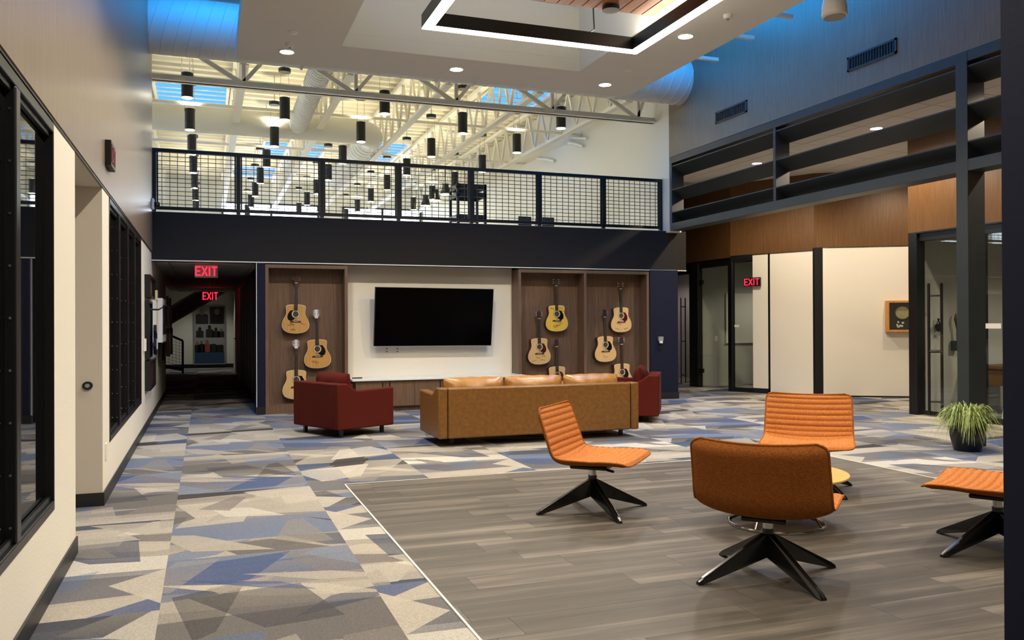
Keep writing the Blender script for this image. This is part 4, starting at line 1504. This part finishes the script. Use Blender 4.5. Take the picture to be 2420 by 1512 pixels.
def wall_frame(label, y0, y1, z0, z1, dep, fm, pmats):
    f = T('wall_frame', label, 'frame', (XW, y0, z0), group='frames on the left wall')
    t = .03
    for nm, bx in (('frame_side', (y0, y0 + t, z0, z1)), ('frame_side', (y1 - t, y1, z0, z1)), ('frame_rail', (y0 + t, y1 - t, z0, z0 + t)), ('frame_rail', (y0 + t, y1 - t, z1 - t, z1))):
        MB().box(XW, XW + dep, *bx).build(nm, fm, f)
    k = len(pmats)
    for i, pmt in enumerate(pmats):
        a = y0 + t + (y1 - y0 - 2 * t) * i / k
        c = y0 + t + (y1 - y0 - 2 * t) * (i + 1) / k
        MB().box(XW, XW + dep * .5, a, c, z0 + t, z1 - t).build('print', pmt, f)
    return f


wall_frame('black frame with small photographs at the top of the left wall display', 12.0, 13.3, 1.76, 2.06, .07, 'black', ['poster_grey', 'mat_black', 'poster_skin', 'poster_dark'])
wall_frame('maroon and black framed print lowest on the left wall display', 12.0, 13.3, .53, .92, .07, 'black', ['mat_black', 'paper', 'maroon', 'maroon'])
wall_frame('tall black backing frame behind the hanging guitar on the left wall', 12.0, 12.9, .95, 1.72, .05, 'black', ['mat_black'])
XW += .002
wf = T('shadow_box', 'deep white shadow box with a dark photograph on the left wall', 'frame', (XW, 13.75, 1.15))
MB().box(XW, XW + .14, 13.72, 15.0, 1.13, 1.80).build('box', 'plastic', wf, bev=.004)
MB().box(XW + .14, XW + .146, 13.82, 14.9, 1.25, 1.70).build('photograph', 'poster_dark', wf)
eg = T('electric_guitar', 'electric guitar with a cream neck hanging on the left wall', 'guitar', (XW + .1, 12.75, 1.0))
pl = [(-.02, -.22), (.12, -.2), (.17, -.08), (.12, .04), (.15, .16), (.06, .2), (.03, .1), (-.03, .1), (-.08, .2), (-.15, .12), (-.12, .02), (-.17, -.1), (-.12, -.2)]
MB().prism(pl, lambda u, v, d: (XW + d, 12.75 + u, 1.2 + v), .07, .11).build('body', 'navy', eg, bev=.006)
MB().box(XW + .1, XW + .125, 12.73, 12.775, 1.28, 1.74).build('neck', 'cream', eg)
MB().box(XW + .09, XW + .12, 12.71, 12.79, 1.74, 1.88).build('headstock', 'cream', eg)
MB().box(XW + .11, XW + .118, 12.66, 12.84, 1.06, 1.2).build('pickguard', 'paper', eg)
hk = T('guitar_hanger', 'black guitar hanger arm reaching out from the left wall', 'hook', (XW, 12.6, 1.62))
MB().cyl((XW, 12.1, 1.60), (XW + .17, 12.1, 1.60), .012, n=8).tube([(XW + .17, 12.04, 1.60), (XW + .2, 12.05, 1.62), (XW + .22, 12.1, 1.63)], .01, 6).build('arm', 'black', hk)
MB().box(XW, XW + .015, 12.07, 12.13, 1.53, 1.68).build('plate', 'black', hk)
tag(MB().box(XW, XW + .03, 11.75, 11.87, 1.06, 1.22).build('thermostat', 'plastic', bev=.004), 'small white wall box beside the wall display', 'thermostat')
for k, (y, lb) in enumerate(((16.0, 'dark guitar hanging on the shadowed hallway wall, nearer one'), (17.2, 'dark guitar hanging on the shadowed hallway wall, farther one'))):
    g = T('dark_guitar', lb, 'guitar', (XW, y, .9), group='dark guitars in the hallway')
    MB().prism([(u * 1.1, v) for u, v in pl], lambda u, v, d: (XW + d, y + u * 1.2, 1.1 + v * 1.2), .1, .16).build('body', 'g_side', g, bev=.006)
    MB().box(XW + .11, XW + .15, y - .025, y + .025, 1.3, 1.75).build('neck', 'bulk_wood', g)
    MB().box(XW + .1, XW + .14, y - .045, y + .045, 1.75, 1.9).build('headstock', 'black', g)
    MB().box(XW, XW + .14, y - .015, y + .015, 1.7, 1.73).build('hanger', 'black', g)
wall_frame('black panel low on the hallway left wall', 15.3, 16.6, .75, 1.1, .06, 'black', ['mat_black'])
# button on the recess jamb, outlet, camera
q = at(207, 911, Y=RY1 - .005)
bt = T('door_button', 'round black door button with a grey centre on the recess wall', 'button', tuple(q))
ring = [(math.cos(2 * math.pi * k / 24), math.sin(2 * math.pi * k / 24)) for k in range(24)]
MB().prism([(a * .037, c * .032) for a, c in ring], lambda u, v, d: (q.x + u, q.y - d, q.z + v), 0, .014).build('ring', 'black', bt)
MB().prism([(a * .017, c * .015) for a, c in ring], lambda u, v, d: (q.x + u, q.y - d, q.z + v), .014, .02).build('centre', 'grey_plastic', bt)
q = at(250, 1066, X=XL)
tag(MB().box(XL, XL + .008, q.y - .05, q.y + .05, q.z - .065, q.z + .065).build('outlet_plate', 'plastic', bev=.003), 'white outlet plate low on the left wall near the recess', 'outlet')
q = at(357, 480, X=XL + .012)
cm = T('security_camera', 'small white security camera on the clad wall beside the railing', 'camera', (XL, 13.35, q.z))
MB().box(XL + .012, XL + .05, 13.3, 13.42, q.z - .08, q.z + .08).build('mount', 'plastic', cm, bev=.01)
MB().lathe([(.045, -.04), (.05, 0), (.045, .04)], (XL + .08, 13.36, q.z - .01), 16).build('dome', 'gloss_black', cm, smooth=True)

# ------------------------------------------------------------------ pendants in the upper hall
PZ, PLN, PR = 5.1, .40, .092
pd = T('cylinder_pendant', 'black cylinder pendant light hanging over the upper hall', 'pendant light', (0, 0, 0), group='black cylinder pendants over the upper hall', local=True)
MB().lathe([(PR, 0), (PR, PLN), (PR * .9, PLN + .004)], (0, 0, 0), 24).build('shade', 'black', pd, smooth=True)
MB().lathe([(PR * .93, -.006), (PR * .93, -.001)], (0, 0, 0), 20).build('lens', 'pend_lens', pd)
MB().lathe([(PR * .7, PLN + .005), (PR * .7, PLN + .008)], (0, 0, 0), 16).build('upper_lens', 'pend_lens', pd)
MB().lathe([(.11, .86), (.11, .93), (.05, .94)], (0, 0, 0), 16).build('canopy', 'black', pd, smooth=True)
for s_ in (-1, 1):
    MB().cyl((s_ * (PR + .006), 0, PLN - .05), (s_ * (PR - .02), 0, .87), .004, n=5).build('cable', 'fret', pd)
MB().cyl((0, 0, .93), (0, 0, 1.60), .012, n=6).build('stem', 'struct_white', pd)
spots = []
for c_, x in enumerate((-.27, 1.36, 2.98, 4.72, 6.36)):
    for r in range(7):
        y = (14.7 if c_ % 2 == 0 else 15.73) + 2.42 * r
        if y < 30.5:
            spots.append((x, y, c_, r))
ORD = ('first', 'second', 'third', 'fourth', 'fifth', 'sixth', 'seventh')
for k, (x, y, c_, r) in enumerate(spots):
    o = pd if k == 0 else copy_tree(pd)
    o.location = (x, y, PZ)
    o['label'] = 'black cylinder pendant in the upper hall, %s back in the %s column from the left' % (ORD[r], ORD[c_])
    o.rotation_euler = (0, 0, random.uniform(-.5, .5))
for k, (x, y, c_, r) in enumerate(spots):
    u_ = lamp('pendant_uplight', 'SPOT', (x, y, PZ + PLN + .02), 22, (1, .88, .56), rot=(math.pi, 0, 0), size=.06, angle=150, blend=.5)
    if k % 2 == 0:
        lamp('pendant_downlight', 'SPOT', (x, y, PZ - .02), 30, (1, .90, .70), size=.06, angle=110, blend=.6)
for k, (px_, pt, pb, lb) in enumerate(((1053, 432, 459, 'upper right'), (1029, 448, 473, 'middle'), (1006, 461, 486, 'lower left'))):
    q = at(px_, pb, Y=24.5 + k * 1.6)
    t = at(px_, pt, Y=24.5 + k * 1.6)
    h = t.z - q.z
    o = T('cone_pendant', 'black hourglass pendant over the far end of the hall, %s of three' % lb, 'pendant light', tuple(q), group='hourglass pendants')
    MB().lathe([(.17, 0), (.09, h * .75), (.12, h)], tuple(q), 18).build('shade', 'black', o, smooth=True)
    MB().lathe([(.155, -.02), (.155, .0)], tuple(q), 16).build('lens', 'pend_lens', o)
    MB().cyl((q.x, q.y, t.z), (q.x, q.y, ZD + .1), .006, n=5).build('cable', 'black', o)

# display tower and gym-like furniture behind the railing
a, c = at(1080, 432, Y=16.2), at(1150, 436, Y=16.2)
tw = T('shelf_tower', 'black open metal shelf tower standing behind the balcony railing', 'shelf', (a.x, 16.2, 3.05))
for x in (a.x, c.x - .05):
    for y in (16.2, 16.75):
        MB().box(x, x + .05, y, y + .05, 3.05, a.z).build('upright', 'black', tw)
for z in (3.5, 3.95, a.z - .1):
    f = MB()
    f.box(a.x, c.x, 16.2, 16.24, z, z + .09).box(a.x, c.x, 16.76, 16.8, z, z + .09).box(a.x, a.x + .04, 16.2, 16.8, z, z + .09).box(c.x - .04, c.x, 16.2, 16.8, z, z + .09)
    f.build('shelf_frame', 'black', tw)
a = at(1226, 530, Y=15.2)
c = at(1256, 512, Y=15.2)
mo = T('desk_monitor', 'dark angled monitor low behind the balcony railing', 'monitor', (a.x, 15.2, 3.05))
MB().box(a.x, c.x, 15.2, 15.24, 3.2, c.z).build('screen', 'poster_dark', mo, bev=.004)
MB().box((a.x + c.x) / 2 - .03, (a.x + c.x) / 2 + .03, 15.22, 15.26, 3.05, 3.25).build('stand', 'black', mo)
a, c = at(1282, 530, Y=15.0), at(1310, 514, Y=15.0)
sk = T('storage_crate', 'black box standing behind the railing right of the monitor', 'box', (a.x, 15.0, 3.05))
MB().box(a.x, c.x, 15.0, 15.4, 3.05, c.z).build('body', 'steel', sk, bev=.006)
MB().box(a.x + .02, c.x - .02, 14.995, 15.0, 3.12, 3.2).build('slot', 'black', sk)
q = at(1026, 497, Y=31.9)
exit_sign('tiny red EXIT sign above the far hall windows', (q.x, 31.9, q.z - .12), (1, 0, 0), (0, -1, 0), .42, .24, .16, 'exit_face')
# conduit stubs on the hall side wall
for k, (x0, y0, x1, y1) in enumerate(((1345, 325, 1387, 327), (1343, 337, 1378, 345), (1270, 374, 1310, 381))):
    p, r_ = at(x0, y0, X=XR - .05), at(x1, y1, X=XR - .05)
    if k == 0:
        pts = [p, r_]
    else:
        pts = [p, p * .4 + r_ * .6 + Vector((0, 0, .02)), r_]
    tag(MB().tube(pts, .03, 8).build('conduit', 'struct_white'), 'short white pipe on the hall side wall, ' + ('uppermost', 'middle', 'lowest')[k] + ' of three', 'pipe', 'pipes on the hall wall')

# ------------------------------------------------------------------ sofa
SX0, SX1, SY0, SY1 = 2.45, 4.98, 9.15, 10.03
so = T('sofa', 'tan leather three seat sofa seen from behind', 'sofa', ((SX0 + SX1) / 2, 9.6, 0))


def arm_prof(dp, hb, ha):
    """side outline: high at the back, stepping down to a lower arm"""
    return [(0, .1), (dp, .1), (dp, ha), (.30, ha - .015), (.25, ha + .005), (.17, hb - .015), (.14, hb), (0, hb)]


for x0, x1 in ((SX0, SX0 + .11), (SX1 - .11, SX1)):
    MB().prism([(SY0 + u, v) for u, v in arm_prof(SY1 - SY0, .672, .60)], lambda u, v, d: (d, u, v), x0, x1).build('arm', 'leather', so, bev=.018, seg=3)
MB().box(SX0 + .112, SX1 - .112, SY0, SY0 + .17, .1, .668).build('back', 'leather', so, bev=.018, seg=3)
MB().box(SX0 + .112, SX1 - .112, SY0 + .17, SY1 - .02, .1, .30).build('base', 'leather', so, bev=.01)


def cushion(mb, x0, x1, y0, y1, z0, z1, lean=0, puff=.05, seed=0, n=12):
    """soft cushion: rounded box swelling in the middle with wrinkled edges"""
    o = len(mb.v)
    rn = random.Random(seed)
    ph = [rn.uniform(0, 6) for _ in range(6)]
    for face in (-1, 1):
        for i in range(n + 1):
            for j in range(n + 1):
                u, v = i / n * 2 - 1, j / n * 2 - 1
                e = max(abs(u), abs(v))
                sw = (1 - abs(u) ** 3.5) ** .55 * (1 - abs(v) ** 3.5) ** .55
                x = (x0 + x1) / 2 + u * (x1 - x0) / 2 * (1 - .02 * (1 - abs(v)) * abs(u))
                z = (z0 + z1) / 2 + v * (z1 - z0) / 2 * (1 - .05 * (1 - abs(u) ** 2) * (-1 if v > 0 else 1) * abs(v))
                wr = .006 * math.sin(u * 17 + ph[0] + v * 3) * e + .006 * math.sin(v * 9 + ph[1] + u * 7)
                y = (y0 + y1) / 2 + face * ((y1 - y0) / 2 * sw + wr * sw) + lean * (z - z0)
                mb.v.append((x, y, z + .006 * math.sin(u * 13 + ph[2]) * (v > .7)))
    k = n + 1
    for f in range(2):
        for i in range(n):
            for j in range(n):
                a = o + f * k * k + i * k + j
                q = (a, a + 1, a + k + 1, a + k)
                mb.f.append(q if f else q[::-1])
    edge = [(i, 0) for i in range(n)] + [(n, j) for j in range(n)] + [(i, n) for i in range(n, 0, -1)] + [(0, j) for j in range(n, 0, -1)]
    for e, g in zip(edge, edge[1:] + edge[:1]):
        a, c = o + e[0] * k + e[1], o + g[0] * k + g[1]
        mb.f.append((a, c, c + k * k, a + k * k))
    return mb


cw = (SX1 - SX0 - .26) / 3
for k in range(3):
    x0 = SX0 + .13 + k * cw
    cushion(MB(), x0 + .004, x0 + cw - .004, SY0 + .16, SY0 + .42, .36, .765, .04, seed=k).build('back_cushion', 'leather_cush', so, smooth=True, sub=1)
    MB().box(x0 + .004, x0 + cw - .004, SY0 + .3, SY1, .30, .42).build('seat_cushion', 'leather_cush', so, bev=.03, seg=3)
for x in (SX0 + .22, SX1 - .13):
    for y in (SY0 + .24, SY1 - .2):
        MB().box(x - .02, x + .02, y - .02, y + .02, 0, .1).build('leg', 'black', so)
for x in (SX0 + .111, SX1 - .111):
    MB().box(x - .003, x + .003, SY0 - .003, SY0 + .002, .11, .655).build('seam', 'g_side', so)


def armchair(label, corner, heading, mirror):
    """corner = rear corner nearest the viewer; local +x forward, y across"""
    wd, dp = 1.0, .86
    r = T('armchair', label, 'armchair', corner, heading, group='rust red armchairs', local=True)
    s = -1 if mirror else 1
    for y0 in (0, wd - .11):
        ys = (y0 * s, (y0 + .11) * s)
        MB().prism(arm_prof(dp, .665, .585), lambda u, v, d: (u, d, v), min(ys), max(ys)).build('arm', 'red', r, bev=.016, seg=3)
    MB().box(0, .16, min(.112 * s, (wd - .112) * s), max(.112 * s, (wd - .112) * s), .1, .662).build('back', 'red', r, bev=.016, seg=3)
    MB().box(.16, dp - .02, min(.112 * s, (wd - .112) * s), max(.112 * s, (wd - .112) * s), .1, .30).build('base', 'red', r, bev=.01)
    MB().box(.25, dp, min(.12 * s, (wd - .12) * s), max(.12 * s, (wd - .12) * s), .30, .42).build('seat_cushion', 'red', r, bev=.03, seg=3)
    cb = cushion(MB(), .13, wd - .13, .15, .36, .34, .775, .05, seed=9)
    cb.v = [(y, x * s, z) for x, y, z in cb.v]
    cb.build('back_cushion', 'red', r, smooth=True, sub=1)
    for x in (.12, dp - .12):
        for y in (.1, wd - .1):
            MB().box(x - .02, x + .02, y * s - .02, y * s + .02, 0, .1).build('leg', 'black', r)
    return r


q = at(798, 1018, Z=.1)
armchair('rust red armchair in front of the left guitar niche', (q.x, q.y, 0), math.radians(26), False)
q = at(1557, 984, Z=.1)
armchair('rust red armchair showing past the right end of the sofa', (q.x, q.y, 0), math.radians(148), True)

# ------------------------------------------------------------------ lounge chairs
def catmull(pts, n):
    out = []
    P_ = [pts[0]] + pts + [pts[-1]]
    for i in range(1, len(P_) - 2):
        for q in range(n):
            t = q / n
            a, b_, c, d = [Vector(v) for v in P_[i - 1:i + 3]]
            out.append(.5 * ((2 * b_) + (c - a) * t + (2 * a - 5 * b_ + 4 * c - d) * t * t + (3 * b_ - a - 3 * c + d) * t ** 3))
    out.append(Vector(pts[-1]))
    return out


def resample(pts, n):
    L_ = [0]
    for a, b_ in zip(pts, pts[1:]):
        L_.append(L_[-1] + (b_ - a).length)
    out = []
    j = 0
    for i in range(n + 1):
        s = L_[-1] * i / n
        while j < len(pts) - 2 and L_[j + 1] < s:
            j += 1
        t = (s - L_[j]) / max(1e-9, L_[j + 1] - L_[j])
        out.append(pts[j] + (pts[j + 1] - pts[j]) * t)
    return out, L_[-1]


prof2, plen = resample(catmull([(.355, .385), (.31, .405), (.18, .408), (0, .395), (-.12, .388), (-.19, .403), (-.228, .455), (-.26, .55), (-.295, .65), (-.335, .765)], 12), 168)
NU = 22
HW = .36


def shell_point(i, u, off):
    """i along the profile, u across -1..1, off along the normal"""
    p = prof2[i]
    a = prof2[max(0, i - 1)]
    c = prof2[min(len(prof2) - 1, i + 1)]
    t = (c - a).normalized()
    nrm_ = Vector((-t.y, t.x)) * -1          # upward on the seat, forward on the back
    s = i / (len(prof2) - 1) * plen
    rr = .055
    hw = HW
    for e in (s, plen - s):
        if e < rr:
            hw -= rr - math.sqrt(max(0, rr * rr - (rr - e) ** 2))
    if s > plen * .55:
        hw -= .012 * (s - plen * .55) / (plen * .45)
    bend = .045 * u * u * (.4 + .6 * min(1, max(0, (s - .25) / .3)))
    q = p + nrm_ * (off + bend)
    return (q.x, u * hw, q.y)


def lounge_shell():
    ps = .0475
    NV = len(prof2)
    topm = MB()
    us = [math.sin((j / NU * 2 - 1) * math.pi / 2 * .93) / math.sin(math.pi / 2 * .93) for j in range(NU + 1)]
    for i in range(NV):
        s = i / (NV - 1) * plen
        for u in us:
            edge = max(0, min(1, (1 - abs(u)) / .07))
            endf = max(0, min(1, min(s, plen - s) / .03))
            ch = abs(math.sin(math.pi * s / ps)) ** .45
            topm.v.append(shell_point(i, u, -.012 + .014 * edge * endf + .015 * (ch - 1) * edge * endf + .004))
    k = NU + 1
    for i in range(NV - 1):
        for j in range(NU):
            a = i * k + j
            topm.f.append((a, a + 1, a + k + 1, a + k))
    bot = MB()
    idx = list(range(0, NV, 4))
    for i in idx:
        s = i / (NV - 1) * plen
        for u in us:
            edge = max(0, 1 - abs(u) ** 5) ** .6
            endf = max(0, min(1, min(s, plen - s) / .05)) ** .5
            bot.v.append(shell_point(i, u * .995, -.009 - .036 * edge * endf))
    for i in range(len(idx) - 1):
        for j in range(NU):
            a = i * k + j
            bot.f.append((a, a + k, a + k + 1, a + 1))
    rim = []
    for i in range(0, NV, 2):
        rim.append(shell_point(i, 1, -.008))
    rim += [shell_point(NV - 1, u, -.008) for u in us[::-1][1:-1]]
    for i in range(NV - 1, -1, -2):
        rim.append(shell_point(i, -1, -.008))
    rim += [shell_point(0, u, -.008) for u in us[1:-1]]
    return topm, bot, MB().tube(rim, .0065, 6, closed=True)


ch = T('lounge_chair', 'chair', 'chair', (0, 0, 0), group='orange swivel lounge chairs', local=True)
t_, bt_, rm_ = lounge_shell()
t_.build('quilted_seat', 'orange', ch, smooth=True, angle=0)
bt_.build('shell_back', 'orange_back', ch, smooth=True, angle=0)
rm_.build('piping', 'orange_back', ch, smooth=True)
MB().box(-.14, .14, -.12, .12, .318, .345).build('swivel_plate', 'black', ch, bev=.01)
MB().cyl((.14, -.1, .325), (.2, -.14, .322), .01, n=6).build('lever', 'black', ch)
MB().lathe([(.028, .24), (.028, .325)], (0, 0, 0), 20).build('column', 'chrome', ch, smooth=True)
MB().lathe([(.033, .235), (.033, .262)], (0, 0, 0), 20).build('collar', 'gloss_black', ch, smooth=True)


def leg_mesh():
    """star base leg: deep at the hub, tapering to a thin tip on the floor"""
    sec = [(.0, .118, .242, .036), (.035, .108, .232, .034), (.42, .003, .036, .022), (.45, 0, .016, .018)]
    vs, fs = [], []
    for x, z0, z1, w in sec:
        vs += [(x, -w, z0), (x, w, z0), (x, w * .55, z1), (x, -w * .55, z1)]
    for i in range(len(sec) - 1):
        o = i * 4
        for j in range(4):
            fs.append((o + j, o + (j + 1) % 4, o + 4 + (j + 1) % 4, o + 4 + j))
    fs += [(0, 1, 2, 3), tuple(len(vs) - 4 + j for j in range(4))]
    return vs, fs


vs, fs = leg_mesh()
LEGS = []
for k in range(4):
    a = math.pi / 2 * k
    lm = MB().add([(x * math.cos(a) - y * math.sin(a), x * math.sin(a) + y * math.cos(a), z) for x, y, z in vs], fs).build('leg', 'gloss_black', ch, bev=.004)
    LEGS.append(lm)
chairs = [((2.70, 5.68), -43, 'orange quilted lounge chair turned side on, nearest the sofa'),
          ((2.90, 3.87), 43, 'orange lounge chair with its plain back to the viewer'),
          ((4.70, 5.74), -131, 'orange quilted lounge chair facing the viewer beyond the table'),
          ((4.53, 3.81), 122, 'orange lounge chair cut off by the dark navy wall end')]
for k, ((x, y), hd_, lb) in enumerate(chairs):
    o = ch if k == 0 else copy_tree(ch)
    o['label'] = lb
    o.location = (x, y, .008)
    o.rotation_euler = (0, 0, math.radians(hd_))
    for c in o.children:
        if c.name.startswith('leg'):
            c.rotation_euler = (0, 0, math.radians(-hd_))   # the star bases stand square to the room

# coffee table
tb = T('coffee_table', 'low round maple table on a chrome ring base between the chairs', 'table', (3.70, 4.85, .008), local=True)
MB().lathe([(.45, .335), (.475, .345), (.48, .352), (.478, .36)], (0, 0, 0), 48).build('table_top', 'table_wood', tb, smooth=True)
MB().tube([(.32 * math.cos(a), .32 * math.sin(a), .012) for a in [2 * math.pi * q / 48 for q in range(48)]], .011, 8, closed=True).build('ring_base', 'chrome', tb, smooth=True)
for k in range(4):
    a = math.pi / 2 * k + .5
    MB().tube([(.32 * math.cos(a), .32 * math.sin(a), .014), (.2 * math.cos(a), .2 * math.sin(a), .2), (.18 * math.cos(a), .18 * math.sin(a), .335)], .009, 8).build('leg', 'chrome', tb, smooth=True)

# ------------------------------------------------------------------ potted grass
q = at(2305, 1068, Z=0)
pt = T('potted_grass', 'arching green grass in a black tapered pot by the louvre post', 'plant', (q.x, q.y + .1, 0), local=True)
MB().lathe([(.125, 0), (.135, .01), (.17, .15), (.183, .245), (.178, .26), (.165, .255), (.16, .23)], (0, 0, 0), 32).build('pot', 'pot', pt, smooth=True)
MB().lathe([(.155, .22), (.155, .24)], (0, 0, 0), 20).build('soil', 'soil', pt)
rn = random.Random(5)
gb = MB()
for k in range(560):
    a = rn.uniform(0, 6.283)
    r_ = rn.uniform(0, .12)
    ln = rn.uniform(.26, .52)
    sp_ = rn.uniform(.3, 1.25)
    hgt = rn.uniform(.12, .34)
    w = rn.uniform(.0035, .007)
    d = Vector((math.cos(a), math.sin(a), 0))
    s_ = Vector((-d.y, d.x, 0))
    pts = []
    for i in range(7):
        t = i / 6
        p = d * (r_ + ln * sp_ * .62 * t) + Vector((0, 0, .25 + hgt * math.sin(min(1, t * 1.25 * (1.1 if sp_ > .7 else .8)) * math.pi * .5) * 1.0 - (sp_ * .5 * max(0, t - .3) ** 1.7)))
        p += s_ * (.02 * math.sin(t * 3 + a * 5))
        pts.append(p)
    o = len(gb.v)
    for i, p in enumerate(pts):
        ww = w * (1 - (i / 6) ** 2 * .9)
        gb.v += [tuple(p - s_ * ww), tuple(p + s_ * ww)]
    for i in range(6):
        gb.f.append((o + 2 * i, o + 2 * i + 1, o + 2 * i + 3, o + 2 * i + 2))
g_ = gb.build('grass_blades', 'leaf', pt)
g_['kind'] = 'stuff'

# ------------------------------------------------------------------ near navy wall end on the right
nw = at(2369, 756, Y=1.85)
sbox('wall_navy_near', 'navy', nw.x, nw.x + .4, -4, 1.85, 0, ZD)

# ------------------------------------------------------------------ corridor and stair lamps; the office ones are added to brighten the rooms
for (x, y), lb in (((9.1, 6.6), 'nearest the post'), ((9.1, 9.6), 'by the office door'), ((9.1, 12.4), 'by the far mullion')):
    downlight(x, y, ZCOR, 'recessed corridor downlight, ' + lb, 135, WARM, 160)
downlight(11.4, 11.0, ZCOR, 'recessed corridor downlight, in the alcove', 75, WARM, 160)
downlight(11.6, 7.6, 2.76, 'added downlight brightening the near office', 60, LEDC, 150)
downlight(11.8, 14.6, 2.74, 'added downlight brightening the far office', 26, LEDC, 150)
downlight(11.8, 17.4, 2.74, 'added downlight brightening the last office', 26, LEDC, 150)
lamp('stair_light', 'SPOT', (-.1, 27.2, 2.7), 20, (1, .96, .84), size=.1, angle=130)
